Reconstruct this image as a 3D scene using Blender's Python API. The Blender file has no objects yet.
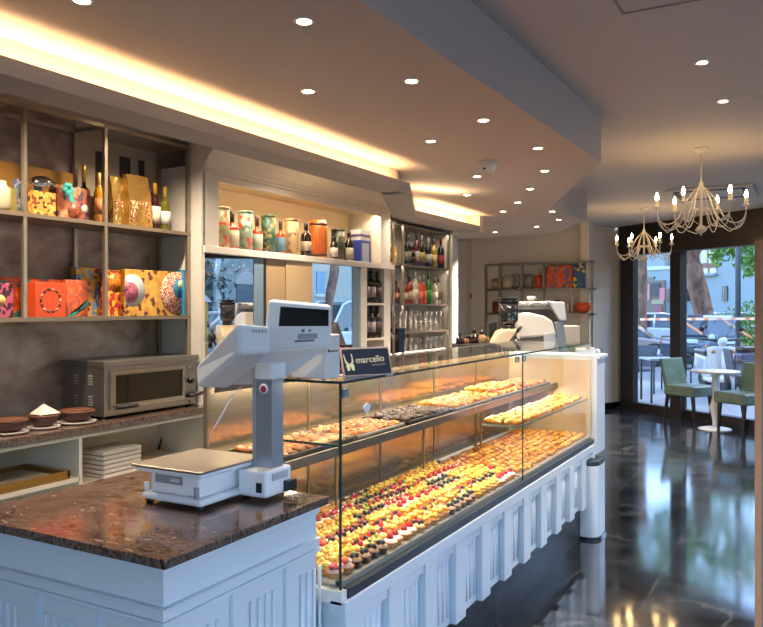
import bpy, bmesh, math, random
from math import sin, cos, pi, radians
from mathutils import Vector, Matrix
random.seed(11)
C = bpy.context.scene.collection
SC = bpy.context.scene
# ---------------------------------------------------------------- camera
YAW = radians(29.15); S_, C_ = sin(YAW), cos(YAW); F_ = 765.0; EYE = 1.55; HU, HV = 381.5, 308.0
cam_d = bpy.data.cameras.new('camera'); cam = bpy.data.objects.new('camera', cam_d); C.objects.link(cam)
cam.location = (0, 0, EYE); cam.rotation_euler = (pi/2, 0, YAW)
cam_d.sensor_fit = 'HORIZONTAL'; cam_d.sensor_width = 36; cam_d.lens = 36*F_/763
cam_d.shift_y = -5.5/763; cam_d.clip_start = .05; cam_d.clip_end = 300
SC.camera = cam

def P(u, v, x=None, y=None, z=None, d=None):
    """a point of the place seen along one sight line, on the plane asked for"""
    a = (u-HU)/F_; D = (-S_+C_*a, C_+S_*a, (HV-v)/F_)
    if x is not None: t = x/D[0]
    elif y is not None: t = y/D[1]
    elif z is not None: t = (z-EYE)/D[2]
    else: t = d
    return Vector((D[0]*t, D[1]*t, EYE+D[2]*t))

# ---------------------------------------------------------------- materials
MATS = {}
def rgb(h):
    if isinstance(h, str):
        c = [int(h[i:i+2], 16)/255 for i in (0, 2, 4)]
        return tuple(((x/12.92) if x <= .04045 else ((x+.055)/1.055)**2.4) for x in c)+(1,)
    return tuple(h)+(1,) if len(h) == 3 else tuple(h)
def mat(name, col=(.8, .8, .8), rough=.5, metal=0., noise=0., nscale=20., bump=0., emit=0., ecol=None, coat=0., spec=.5, trans=0.):
    if name in MATS: return MATS[name]
    m = bpy.data.materials.new(name); m.use_nodes = True; N = m.node_tree.nodes; L = m.node_tree.links
    b = N['Principled BSDF']; c = rgb(col)
    b.inputs['Base Color'].default_value = c; b.inputs['Roughness'].default_value = rough
    b.inputs['Metallic'].default_value = metal; b.inputs['Coat Weight'].default_value = coat
    b.inputs['Specular IOR Level'].default_value = spec
    if trans: b.inputs['Transmission Weight'].default_value = trans
    if noise or bump:
        tc = N.new('ShaderNodeTexCoord'); nz = N.new('ShaderNodeTexNoise'); nz.inputs['Scale'].default_value = nscale; nz.inputs['Detail'].default_value = 5
        L.new(tc.outputs['Object'], nz.inputs['Vector'])
        if noise:
            r = N.new('ShaderNodeValToRGB'); r.color_ramp.elements[0].position = .3; r.color_ramp.elements[1].position = .7
            r.color_ramp.elements[0].color = tuple(x*(1-noise) for x in c[:3])+(1,); r.color_ramp.elements[1].color = tuple(min(1, x*(1+noise)) for x in c[:3])+(1,)
            L.new(nz.outputs['Fac'], r.inputs['Fac']); L.new(r.outputs['Color'], b.inputs['Base Color'])
        if bump:
            bp = N.new('ShaderNodeBump'); bp.inputs['Strength'].default_value = bump; bp.inputs['Distance'].default_value = .01
            L.new(nz.outputs['Fac'], bp.inputs['Height']); L.new(bp.outputs['Normal'], b.inputs['Normal'])
    if emit:
        b.inputs['Emission Color'].default_value = rgb(ecol or col); b.inputs['Emission Strength'].default_value = emit
    MATS[name] = m; return m
def pane_mat(name, tint=(1, 1, 1), refl=.05, rough=.0, edge=.6):
    if name in MATS: return MATS[name]
    m = bpy.data.materials.new(name); m.use_nodes = True; N = m.node_tree.nodes; L = m.node_tree.links
    N.remove(N['Principled BSDF']); out = N['Material Output']
    t = N.new('ShaderNodeBsdfTransparent'); t.inputs[0].default_value = rgb(tint)
    g = N.new('ShaderNodeBsdfGlossy'); g.inputs['Roughness'].default_value = rough; g.inputs[0].default_value = (1, 1, 1, 1)
    lw = N.new('ShaderNodeLayerWeight'); lw.inputs[0].default_value = .25
    mr = N.new('ShaderNodeMapRange'); mr.inputs[3].default_value = refl; mr.inputs[4].default_value = edge
    L.new(lw.outputs['Facing'], mr.inputs[0])
    pw = N.new('ShaderNodeMath'); pw.operation = 'POWER'; pw.inputs[1].default_value = 3; L.new(lw.outputs['Facing'], pw.inputs[0]); L.new(pw.outputs[0], mr.inputs[0])
    mx = N.new('ShaderNodeMixShader'); L.new(mr.outputs[0], mx.inputs[0]); L.new(t.outputs[0], mx.inputs[1]); L.new(g.outputs[0], mx.inputs[2]); L.new(mx.outputs[0], out.inputs[0])
    MATS[name] = m; return m
def ramp_mat(name, stops, kind='noise', scale=5., rough=.5, stretch=(1, 1, 1), distort=0., bump=0., coat=0., metal=0., detail=8, coord='Object'):
    m = bpy.data.materials.new(name); m.use_nodes = True; N = m.node_tree.nodes; L = m.node_tree.links; b = N['Principled BSDF']
    tc = N.new('ShaderNodeTexCoord'); mp = N.new('ShaderNodeMapping'); mp.inputs['Scale'].default_value = stretch; L.new(tc.outputs[coord], mp.inputs[0])
    if kind == 'noise':
        t = N.new('ShaderNodeTexNoise'); t.inputs['Scale'].default_value = scale; t.inputs['Detail'].default_value = detail; t.inputs['Distortion'].default_value = distort; o = t.outputs['Fac']
    elif kind == 'voronoi':
        t = N.new('ShaderNodeTexVoronoi'); t.inputs['Scale'].default_value = scale; s = N.new('ShaderNodeSeparateColor'); L.new(t.outputs['Color'], s.inputs[0]); o = s.outputs[0]
    else:
        t = N.new('ShaderNodeTexWave'); t.inputs['Scale'].default_value = scale; t.inputs['Distortion'].default_value = distort; t.inputs['Detail'].default_value = 4; o = t.outputs['Fac']
    L.new(mp.outputs[0], t.inputs['Vector'])
    r = N.new('ShaderNodeValToRGB'); e = r.color_ramp.elements
    if kind == 'voronoi': r.color_ramp.interpolation = 'CONSTANT'
    e[0].position, e[0].color = stops[0][0], rgb(stops[0][1]); e[1].position, e[1].color = stops[-1][0], rgb(stops[-1][1])
    for p, c in stops[1:-1]: q = e.new(p); q.color = rgb(c)
    L.new(o, r.inputs[0]); L.new(r.outputs[0], b.inputs['Base Color'])
    if bump:
        bp = N.new('ShaderNodeBump'); bp.inputs['Strength'].default_value = bump; L.new(o, bp.inputs['Height']); L.new(bp.outputs[0], b.inputs['Normal'])
    b.inputs['Roughness'].default_value = rough; b.inputs['Coat Weight'].default_value = coat; b.inputs['Metallic'].default_value = metal
    MATS[name] = m; return m

# ---------------------------------------------------------------- mesh builder
class MB:
    def __init__(s): s.v = []; s.f = []; s.m = []; s.s = []
    def add(s, vs, fs, mi=0, sm=False):
        o = len(s.v); s.v += [Vector(p) for p in vs]
        for f in fs: s.f.append([i+o for i in f]); s.m.append(mi); s.s.append(sm)
        return s
    def box(s, x0, y0, z0, x1, y1, z1, mi=0):
        x0, x1 = min(x0, x1), max(x0, x1); y0, y1 = min(y0, y1), max(y0, y1); z0, z1 = min(z0, z1), max(z0, z1)
        return s.add([(x0, y0, z0), (x1, y0, z0), (x1, y1, z0), (x0, y1, z0), (x0, y0, z1), (x1, y0, z1), (x1, y1, z1), (x0, y1, z1)],
                     [(0, 3, 2, 1), (4, 5, 6, 7), (0, 1, 5, 4), (1, 2, 6, 5), (2, 3, 7, 6), (3, 0, 4, 7)], mi)
    def cbox(s, c, sx, sy, sz, mi=0, rz=0., rx=0., ry=0.):
        m = Matrix.Rotation(rz, 3, 'Z') @ Matrix.Rotation(ry, 3, 'Y') @ Matrix.Rotation(rx, 3, 'X'); c = Vector(c)
        vs = [c+m@Vector((a*sx/2, b*sy/2, e*sz/2)) for e in (-1, 1) for a, b in ((-1, -1), (1, -1), (1, 1), (-1, 1))]
        return s.add(vs, [(0, 3, 2, 1), (4, 5, 6, 7), (0, 1, 5, 4), (1, 2, 6, 5), (2, 3, 7, 6), (3, 0, 4, 7)], mi)
    def hexa(s, a, b, mi=0):
        """two quads, near a and far b"""
        return s.add(list(a)+list(b), [(0, 1, 2, 3), (7, 6, 5, 4), (0, 4, 5, 1), (1, 5, 6, 2), (2, 6, 7, 3), (3, 7, 4, 0)], mi)
    def prism(s, poly, z0, z1, mi=0, axis='z', sm=False):
        n = len(poly)
        f = {'z': lambda p, h: (p[0], p[1], h), 'x': lambda p, h: (h, p[0], p[1]), 'y': lambda p, h: (p[0], h, p[1])}[axis]
        vs = [f(p, z0) for p in poly]+[f(p, z1) for p in poly]
        s.add(vs, [tuple(range(n))[::-1], tuple(range(n, 2*n))], mi)
        o = len(s.v)-2*n
        for i in range(n):
            j = (i+1) % n; s.f.append([o+i, o+j, o+n+j, o+n+i]); s.m.append(mi); s.s.append(sm)
        return s
    def lathe(s, prof, x=0, y=0, z=0, n=16, mi=0, sm=True, sq=1., mis=None):
        o = len(s.v); k = len(prof)
        for r, h in prof:
            for i in range(n):
                a = 2*pi*i/n; s.v.append(Vector((x+r*cos(a), y+r*sin(a)*sq, z+h)))
        for j in range(k-1):
            for i in range(n):
                i2 = (i+1) % n; s.f.append([o+j*n+i, o+j*n+i2, o+(j+1)*n+i2, o+(j+1)*n+i]); s.m.append(mis[j] if mis else mi); s.s.append(sm)
        if prof[0][0] > 1e-5: s.f.append([o+i for i in range(n)][::-1]); s.m.append(mis[0] if mis else mi); s.s.append(False)
        if prof[-1][0] > 1e-5: s.f.append([o+(k-1)*n+i for i in range(n)]); s.m.append(mis[-1] if mis else mi); s.s.append(False)
        return s
    def cyl(s, x, y, z0, z1, r, n=16, mi=0, r2=None): return s.lathe([(r, z0), (r if r2 is None else r2, z1)], x, y, 0, n, mi)
    def rod(s, a, b, r, n=8, mi=0, r2=None): return s.tube([a, b], r, n, mi, r2)
    def tube(s, pts, r, n=8, mi=0, r2=None, closed=False):
        pts = [Vector(p) for p in pts]; k = len(pts); o = len(s.v); up = Vector((0, 0, 1))
        for i, p in enumerate(pts):
            if closed: t = pts[(i+1) % k]-pts[i-1]
            else: t = pts[min(i+1, k-1)]-pts[max(i-1, 0)]
            t.normalize(); u = t.cross(up)
            if u.length < .05: u = t.cross(Vector((1, 0, 0)))
            u.normalize(); w = u.cross(t)
            rr = r if r2 is None else r+(r2-r)*i/(k-1)
            for j in range(n): a = 2*pi*j/n; s.v.append(p+u*cos(a)*rr+w*sin(a)*rr)
        for i in range(k if closed else k-1):
            for j in range(n):
                j2 = (j+1) % n; i2 = (i+1) % k; s.f.append([o+i*n+j, o+i*n+j2, o+i2*n+j2, o+i2*n+j]); s.m.append(mi); s.s.append(True)
        if not closed:
            s.f.append([o+j for j in range(n)][::-1]); s.m.append(mi); s.s.append(False)
            s.f.append([o+(k-1)*n+j for j in range(n)]); s.m.append(mi); s.s.append(False)
        return s
    def ball(s, x, y, z, r, n=10, k=6, mi=0, sz=1., sx=1., sy=1.):
        o = len(s.v); s.lathe([(max(1e-6, r*sin(pi*j/k)), -r*cos(pi*j/k)) for j in range(k+1)], 0, 0, 0, n, mi)
        for q in s.v[o:]: q.x = q.x*sx+x; q.y = q.y*sy+y; q.z = q.z*sz+z
        return s
    def xf(s, M, start=0):
        for i in range(start, len(s.v)): s.v[i] = M @ s.v[i]
        return s
    def build(s, name, mats, parent=None, bevel=0., seg=2, sub=0, origin=None):
        me = bpy.data.meshes.new(name)
        off = Vector((0, 0, 0))
        if origin is not None: off = Vector(origin)
        elif parent is None:
            xs = [p.x for p in s.v]; ys = [p.y for p in s.v]; zs = [p.z for p in s.v]
            off = Vector(((min(xs)+max(xs))/2, (min(ys)+max(ys))/2, min(zs)))
        me.from_pydata([p-off for p in s.v], [], s.f)
        if not isinstance(mats, (list, tuple)): mats = [mats]
        for m in mats: me.materials.append(m)
        me.polygons.foreach_set('material_index', s.m); me.polygons.foreach_set('use_smooth', s.s)
        bm = bmesh.new(); bm.from_mesh(me); bmesh.ops.recalc_face_normals(bm, faces=bm.faces[:]); bm.to_mesh(me); bm.free(); me.update()
        o = bpy.data.objects.new(name, me); C.objects.link(o); o.location = off
        if parent is not None: attach(o, parent)
        if bevel: b = o.modifiers.new('bevel', 'BEVEL'); b.width = bevel; b.segments = seg; b.limit_method = 'ANGLE'; b.angle_limit = radians(40)
        if sub: q = o.modifiers.new('sub', 'SUBSURF'); q.levels = sub; q.render_levels = sub
        return o
def attach(o, p):
    off = p.location.copy() if p.parent is None else Vector((0, 0, 0))
    o.parent = p
    if p.get('_w'): o.matrix_parent_inverse = Matrix.Translation(-off); o['_w'] = 1
def tag(o, label, cat, group=None, kind=None):
    o['label'] = label; o['category'] = cat
    if group: o['group'] = group
    if kind: o['kind'] = kind
    return o
def thing(name, label, cat, loc=(0, 0, 0), group=None, world=True, rz=0.):
    """world=True: parts are given in room coordinates; otherwise around the empty"""
    o = bpy.data.objects.new(name, None); C.objects.link(o); o.location = loc; o.rotation_euler.z = rz; o.empty_display_size = .05
    if world: o['_w'] = 1
    return tag(o, label, cat, group)
def struct(name, mb, m, **k):
    o = mb.build(name, m, origin=(0, 0, 0), **k); o['kind'] = 'structure'; return o
def dup(root, loc, label=None, rz=0., scale=None):
    r = root.copy(); C.objects.link(r); r.location = loc; r.rotation_euler.z = rz
    if scale: r.scale = (scale,)*3
    if label: r['label'] = label
    for ch in root.children:
        c = ch.copy(); C.objects.link(c); c.parent = r
        for g in ch.children:
            d = g.copy(); C.objects.link(d); d.parent = c
    return r
def light(kind, name, loc, power, col=(1, 1, 1), size=.1, size_y=None, rot=(0, 0, 0), spot=None, blend=.5, parent=None):
    l = bpy.data.lights.new(name, kind); l.energy = power; l.color = col
    if kind == 'AREA':
        l.shape = 'RECTANGLE' if size_y else 'SQUARE'; l.size = size
        if size_y: l.size_y = size_y
    elif kind == 'SPOT': l.spot_size = radians(spot or 90); l.spot_blend = blend; l.shadow_soft_size = size
    elif kind == 'POINT': l.shadow_soft_size = size
    o = bpy.data.objects.new(name, l); C.objects.link(o); o.location = loc; o.rotation_euler = rot
    if parent is not None:
        attach(o, parent)
    return o
ORD = ['first', 'second', 'third', 'fourth', 'fifth', 'sixth', 'seventh', 'eighth', 'ninth', 'tenth', 'eleventh', 'twelfth', 'thirteenth', 'fourteenth', 'fifteenth', 'sixteenth', 'seventeenth', 'eighteenth', 'nineteenth', 'twentieth']
ORD += ['twenty-'+x for x in ORD[:9]]+['thirtieth']+['thirty-'+x for x in ORD[:9]]
def arc(cx, cy, r, a0, a1, n):
    return [(cx+r*cos(radians(a0+(a1-a0)*i/n)), cy+r*sin(radians(a0+(a1-a0)*i/n))) for i in range(n+1)]

white = mat('painted white', 'd9d8d4', .35)
blue_white = mat('painted pale grey wood', 'c6cfd6', .32)
wall_m = mat('wall paint', 'd8ccbc', .8)
ceil_m = mat('ceiling paint', 'cac2ba', .85)
lowc_m = mat('bar ceiling paint', 'c6b9ae', .8)
champ = mat('champagne metal', 'a89c8a', .35, .85)
steel = mat('brushed steel', '9a948c', .3, .9, noise=.06, nscale=60)
chrome = mat('polished chrome', 'c8c8c8', .12, 1.)
black = mat('black plastic', '0d0d0f', .35)
bronze = mat('bronze frame', '2d2623', .4, .3)
glass = pane_mat('clear glass', (.985, .995, .99), .03, 0, .5)
winglass = pane_mat('window glass', (.99, 1, 1), .03, 0, .4)
gedge = mat('green glass edge', '1c3a30', .15)
def granite(name, stops, scale=9):
    m = ramp_mat(name, stops, 'noise', scale, .09, (1, 2.2, 1), 1.5, detail=12); return m
gran = granite('brown granite', [(.3, '17110f'), (.42, '44332c'), (.5, '6f5a4e'), (.58, '35271f'), (.72, '917b6d')], 20)
darkgran = granite('brown granite', [(.3, '17110f'), (.42, '44332c'), (.5, '6f5a4e'), (.58, '35271f'), (.72, '917b6d')], 20)
# ================================================================ THE ROOM
ZH, ZL = 2.80, 2.50
# floor: dark polished marble tiles
def floor_mat():
    m = bpy.data.materials.new('dark marble tiles'); m.use_nodes = True; N = m.node_tree.nodes; L = m.node_tree.links; b = N['Principled BSDF']
    tc = N.new('ShaderNodeTexCoord')
    mp = N.new('ShaderNodeMapping'); mp.inputs['Location'].default_value = (.10, .70, 0); L.new(tc.outputs['Object'], mp.inputs[0])
    rot = N.new('ShaderNodeMapping'); rot.inputs['Rotation'].default_value = (0, 0, pi/2); L.new(mp.outputs[0], rot.inputs[0])
    br = N.new('ShaderNodeTexBrick'); br.offset = .5; br.inputs['Scale'].default_value = 1; br.inputs['Brick Width'].default_value = 1.3; br.inputs['Row Height'].default_value = .65
    br.inputs['Mortar Size'].default_value = .0022; br.inputs['Color1'].default_value = (.75, .75, .75, 1); br.inputs['Color2'].default_value = (1.15, 1.15, 1.15, 1); br.inputs['Mortar'].default_value = (1.0, 1.0, 1.0, 1)
    L.new(rot.outputs[0], br.inputs['Vector'])
    nz = N.new('ShaderNodeTexNoise'); nz.inputs['Scale'].default_value = 2.2; nz.inputs['Detail'].default_value = 10; nz.inputs['Distortion'].default_value = 1.2; L.new(tc.outputs['Object'], nz.inputs['Vector'])
    r = N.new('ShaderNodeValToRGB'); e = r.color_ramp.elements; e[0].position = .3; e[0].color = (.008, .009, .011, 1); e[1].position = .75; e[1].color = (.030, .037, .048, 1)
    L.new(nz.outputs['Fac'], r.inputs[0])
    wv = N.new('ShaderNodeTexNoise'); wv.inputs['Scale'].default_value = .9; wv.inputs['Detail'].default_value = 6; wv.inputs['Distortion'].default_value = .7; L.new(tc.outputs['Object'], wv.inputs['Vector'])
    s = N.new('ShaderNodeMath'); s.operation = 'SUBTRACT'; s.inputs[1].default_value = .5; L.new(wv.outputs['Fac'], s.inputs[0])
    a = N.new('ShaderNodeMath'); a.operation = 'ABSOLUTE'; L.new(s.outputs[0], a.inputs[0])
    vr = N.new('ShaderNodeValToRGB'); e = vr.color_ramp.elements; e[0].position = 0; e[0].color = (.07, .075, .08, 1); e[1].position = .008; e[1].color = (0, 0, 0, 1); L.new(a.outputs[0], vr.inputs[0])
    ad = N.new('ShaderNodeMix'); ad.data_type = 'RGBA'; ad.blend_type = 'ADD'; ad.inputs[0].default_value = .8; L.new(r.outputs[0], ad.inputs[6]); L.new(vr.outputs[0], ad.inputs[7])
    mu = N.new('ShaderNodeMix'); mu.data_type = 'RGBA'; mu.blend_type = 'MULTIPLY'; mu.inputs[0].default_value = 1; L.new(ad.outputs[2], mu.inputs[6]); L.new(br.outputs['Color'], mu.inputs[7])
    mo = N.new('ShaderNodeMix'); mo.data_type = 'RGBA'; L.new(br.outputs['Fac'], mo.inputs[0]); L.new(mu.outputs[2], mo.inputs[6]); mo.inputs[7].default_value = (.10, .10, .10, 1)
    L.new(mo.outputs[2], b.inputs['Base Color'])
    rr = N.new('ShaderNodeMapRange'); rr.inputs[3].default_value = .035; rr.inputs[4].default_value = .14; L.new(nz.outputs['Fac'], rr.inputs[0]); L.new(rr.outputs[0], b.inputs['Roughness'])
    b.inputs['IOR'].default_value = 2.2
    return m
q0 = Vector((-2.417, 12.095, 0)); qd = Vector((.8136, -.5814, 0)); qn = Vector((.5814, .8136, 0))   # shopfront foot, direction, outward normal
def SF(q, z=0, o=0): p = q0+qd*q+qn*o; return Vector((p.x, p.y, z))
XR = 2.3; qR = (XR-q0.x)/qd.x; yR = SF(qR).y
floor_poly = [(-4.9, -2.6), (XR, -2.6), (XR, yR), (q0.x-.12, q0.y+.09), (-4.9, 12.18)]
struct('floor', MB().prism(floor_poly, -.1, 0), floor_mat())
# upper ceiling
struct('ceiling', MB().prism([(-4.9, -2.6), (XR, -2.6), (XR, yR), (q0.x-.12, q0.y+.09), (-4.9, 12.18)], ZH, ZH+.12), ceil_m)
# lowered ceiling over the bar, with a kinked outer edge
c1 = (-1.18, 5.05); c2 = (-2.12, 7.07)
low = [(-2.47, -2.6), (-1.25, -2.6), c1, c2]
crv = [P(550.7, 201, z=ZL), P(557, 208.5, z=ZL), P(566, 214.5, z=ZL), P(577, 218, z=ZL), P(587, 219, z=ZL)]
low += [(p.x, p.y) for p in crv[1:]]+[(-2.75, 9.5), (-4.7, 9.9), (-4.7, 7.45), (-3.07, 7.45), (-3.07, 5.95), (-2.47, 4.68)]
struct('ceiling_bar', MB().prism(low, ZL, ZH+.0), [lowc_m])
struct('ceiling_recess', MB().box(-4.75, -2.6, 2.70, -2.47, 7.5, 2.78), lowc_m)
# left wall behind the shelving with two window openings, wallpaper, and the stepped bar wall
XW = -3.9
mb = MB().box(XW-.15, -2.6, 0, XW, 6.65, ZH)
struct('wall_left', mb, mat('bar wall beige', 'b39a78', .7))
struct('wall_bar', MB().box(-4.85, 6.5, 0, -4.7, 11.5, ZH).box(-4.7, 6.5, 0, XW-.15, 6.65, ZH), wall_m)
# distressed wallpaper panel
wp = ramp_mat('distressed bronze wallpaper', [(.25, '6c574a'), (.45, '957f6e'), (.6, 'ab9786'), (.8, 'c2af9c')], 'noise', 5, .5, (1, 1, 1.6), .3, detail=12, metal=.1)
struct('trim_wallpaper', MB().box(XW, -2.6, .95, XW+.012, 3.75, 2.69), wp)
struct('wall_back', MB().box(-4.9, -2.75, 0, -1.2, -2.6, ZH).box(-1.2, -2.75, 0, XR, -2.6, .3).box(-1.2, -2.75, 2.5, XR, -2.6, ZH), wall_m)
# right wall: two long shop windows facing the bar
mb = MB().box(XR, -2.75, 0, XR+.15, yR, .35).box(XR, -2.75, 2.55, XR+.15, yR, ZH)
wins = [(-2.2, 1.2), (1.5, 4.7), (5.0, 8.2)]
ys = [-2.75]+[y for w in wins for y in w]+[yR]
for i in range(0, 8, 2): mb.box(XR, ys[i], .35, XR+.15, ys[i+1], 2.55)
struct('wall_right', mb, wall_m)
frame_m = mat('grey blue window frame', '6f8698', .4)
for i, (a, b) in enumerate(wins):
    w = MB().box(XR+.04, a, .35, XR+.1, a+.06, 2.55).box(XR+.04, b-.06, .35, XR+.1, b, 2.55).box(XR+.04, a, .35, XR+.1, b, .41).box(XR+.04, a, 2.49, XR+.1, b, 2.55).box(XR+.04, (a+b)/2-.03, .41, XR+.1, (a+b)/2+.03, 2.49)
    struct('window_%d' % (i+3), w, bronze)
w = MB().box(-1.2, -2.7, .3, XR, -2.66, .36).box(-1.2, -2.7, 2.44, XR, -2.66, 2.5).box(.5, -2.7, .36, .56, -2.66, 2.44)
struct('window_6', w, bronze)
# far walls
fb = P(583, 400, y=11.35)
struct('wall_far', MB().box(-4.75, 11.35, 0, fb.x, 11.5, ZH), wall_m)
fc = P(618, 400, d=11.95); fc2 = P(625, 400, d=11.75)
mb = MB().prism([(fb.x, 11.2), (P(589, 0, y=11.2).x, 11.2), (P(589, 0, y=11.2).x, 11.5), (fb.x, 11.5)], 0, ZH)
struct('wall_column', mb, wall_m)
mb = MB().prism([(P(586, 0, y=11.5).x-.1, 11.42), (fc.x, fc.y), (fc.x-.05, fc.y+.15), (-3.4, 12.1)], 0, ZH)
struct('wall_end', mb, wall_m)
mb = MB().prism([(fc.x, fc.y), (fc2.x, fc2.y), (fc2.x+.06, fc2.y+.1), (fc.x, fc.y+.15)], 0, ZH)
struct('trim_jamb', mb, mat('grey jamb', '9a958e', .6))
struct('baseboard_far', MB().prism([(P(586, 0, y=11.5).x-.1, 11.40), (fc.x+.01, fc.y-.02), (fc2.x, fc2.y-.02), (fc2.x, fc2.y), (fc.x, fc.y), (-3, 11.5)], 0, .09).box(-4.7, 11.33, 0, fb.x, 11.35, .09), mat('black skirting', '0c0c0e', .2))
# ---- cove lip with warm light behind it
lip = MB(); xl, xt = -2.35, -2.47
def lip_seg(a, b, back):  # fascia from a to b, trough floor to back side
    ax, ay = a; bx, by = b
    n = Vector((by-ay, -(bx-ax), 0)).normalized()*-1
    i1 = Vector((ax, ay, 0))+n*.02; i2 = Vector((bx, by, 0))+n*.02; k1 = Vector((ax, ay, 0))+n*back; k2 = Vector((bx, by, 0))+n*back
    lip.prism([(ax, ay), (bx, by), (i2.x, i2.y), (i1.x, i1.y)], 2.332, 2.394)
    lip.prism([(i1.x, i1.y), (i2.x, i2.y), (k2.x, k2.y), (k1.x, k1.y)], 2.332, 2.345)
lip_seg((xl, -2.6), (xl, 4.61), .20); lip_seg((xl, 4.61), (-2.95, 5.90), .20); lip_seg((-2.95, 5.90), (-2.95, 7.37), .20)
struct('trim_cove', lip, mat('cove lip paint', 'a39c94', .6))
struct('trim_cove_back', MB().prism([(xt, -2.6), (xt, 4.66), (-3.07, 5.93), (-3.07, 7.45), (-3.14, 7.45), (-3.14, 5.93), (-2.54, 4.66), (-2.54, -2.6)], 2.34, ZL+.15).box(-3.14, 7.37, 2.34, -2.95, 7.45, ZL), mat('cove paint', 'e0d0b8', .7))
warm = (1, .68, .36)
led = mat('warm led strip', 'ffb868', .5, emit=14, ecol='ffc27a')
def led_run(x, y0, y1, pw, label, rz=0.):
    L_ = y1-y0
    o = MB().box(x-.006, y0, 2.346, x+.006, y1, 2.352).build('light_strip', led); tag(o, label, 'light strip', 'warm cove light strips')
    light('AREA', 'cove_lamp', (x, (y0+y1)/2, 2.356), pw, warm, .03, L_, (pi, 0, 0), parent=None)
led_run(-2.42, -2.5, 4.55, 27, 'warm light strip hidden in the long cove above the left shelving')
led_run(-3.02, 6.0, 7.3, 7, 'warm light strip in the short far cove above the bottle rack')
ao = Vector((-2.72, 5.29)); bo = light('AREA', 'cove_lamp', (-2.74, 5.27, 2.36), 6, warm, .03, 1.2, (pi, 0, -radians(25)))
# ---- shopfront
mb = MB()
def bar(q0_, q1_, z0, z1, o0=-.04, o1=.06):
    p = [SF(q0_, 0, o0), SF(q1_, 0, o0), SF(q1_, 0, o1), SF(q0_, 0, o1)]; mb.prism([(a.x, a.y) for a in p], z0, z1)
bar(-.12, qR, 2.349, ZH, -.08, .1); bar(-.12, qR, 0, .13, -.05, .08)
def qu(u):  # along-front coordinate seen at column u
    k = (u-HU)/F_; return (11.74*k-3.78)/(.427+.904*k)
bar(-.12, qu(635), .13, 2.349); bar(qu(672.5), qu(682.5), .13, 2.349, -.05, .08)
for q in (3.3, 5.35): bar(q, q+.14, .13, 2.349)
struct('window_7', mb, bronze)
for i, (a, b) in enumerate([(qu(635), qu(672.5)), (qu(682.5), 3.3), (3.44, 5.35)]):
    g = MB(); p = [SF(a, 0, 0), SF(b, 0, 0), SF(b, 0, .012), SF(a, 0, .012)]; g.prism([(x.x, x.y) for x in p], .13, 2.349)
    struct('window_%d' % (i+8), g, winglass)
# ---- downlights
dl_mat = mat('downlight lens', 'fff2dc', .4, emit=22, ecol='ffe2b8')
ring_m = mat('downlight ring', 'e6e0d6', .4)
proto = thing('downlight', '', 'downlight', (0, 0, 0), 'recessed ceiling downlights', world=False)
MB().lathe([(.024, -.002), (.034, -.005), (.036, -.001), (.036, 0)], 0, 0, 0, 20).build('trim_ring', ring_m, proto)
MB().cyl(0, 0, -.004, -.001, .0245, 16).build('lens', dl_mat, proto)
spots = [((82, 0), 'L', 'cut by the top edge of the photo'), ((304, 21), 'L', 'nearest row, above the middle of the glowing cove'), ((411.6, 80.8), 'L', 'nearest the blue bulkhead face on its near stretch'), ((308, 91), 'L', 'beside the cove, above the cabinet crown'),
         ((483.4, 120), 'L', 'between the smoke detector and the bulkhead face, nearer one'), ((430.7, 141), 'L', 'on the lowered ceiling left of the smoke detector'), ((538, 148), 'L', 'just left of the sharp bulkhead corner'), ((544.7, 170.7), 'L', 'below the sharp bulkhead corner, first of the outer row'),
         ((476.9, 176.2), 'L', 'directly below left of the smoke detector'), ((530, 188.8), 'L', 'on the outer row short of the curved bulkhead end'), ((467.3, 194.8), 'L', 'above the short far cove, nearer one'), ((517.6, 202.3), 'L', 'in the middle of the far lowered ceiling'),
         ((552.2, 211.3), 'L', 'at the start of the curved bulkhead end'), ((503, 211.3), 'L', 'just beyond the far end of the short cove'), ((558.7, 219.4), 'L', 'under the curved bulkhead end'), ((536.6, 226.4), 'L', 'second farthest on the lowered ceiling'), ((495, 232), 'L', 'farthest, above the left end of the far shelving'),
         ((702.3, 62.2), 'H', 'on the high ceiling, nearest one at the upper right'), ((722.9, 101), 'H', 'on the high ceiling just above the near chandelier'), ((590.3, 227), 'H', 'on the high ceiling by the far wall column'), ((730, 199.8), 'H', 'on the high ceiling right behind the near chandelier')]
for i, ((u, v), k, txt) in enumerate(spots):
    z = ZL if k == 'L' else ZH; p = P(u, v, z=z)
    lb = 'small round lit downlight '+txt
    o = proto if i == 0 else dup(proto, p)
    o.location = p; o['label'] = lb
    l = light('SPOT', 'lamp', (0, 0, -.02), (34 if k == 'L' else 75)*(12 if v > 224 else 2.2 if v > 205 else 1), (1, .84, .68), .03, rot=(0, 0, 0), spot=115, blend=.8); l.parent = o
# small recessed lamps in the raised recess above shelving and cabinet, plus one added to brighten the rack
for i, (x, y) in enumerate(((-3.3, 1.6), (-3.3, 2.4), (-3.3, 3.3), (-3.0, 4.6), (-3.0, 5.8), (-3.4, 6.7))):
    o = dup(proto, (x, y, 2.70), 'small downlight in the raised recess above the %s' % ('left shelving, nearest', 'left shelving, middle', 'left shelving, farthest', 'cabinet niche, nearer', 'cabinet niche, farther', 'bottle rack')[i])
    l = light('SPOT', 'lamp', (0, 0, -.02), 80, (1, .80, .58), .03, rot=(0, 0, 0), spot=140, blend=.9); l.parent = o
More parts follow.
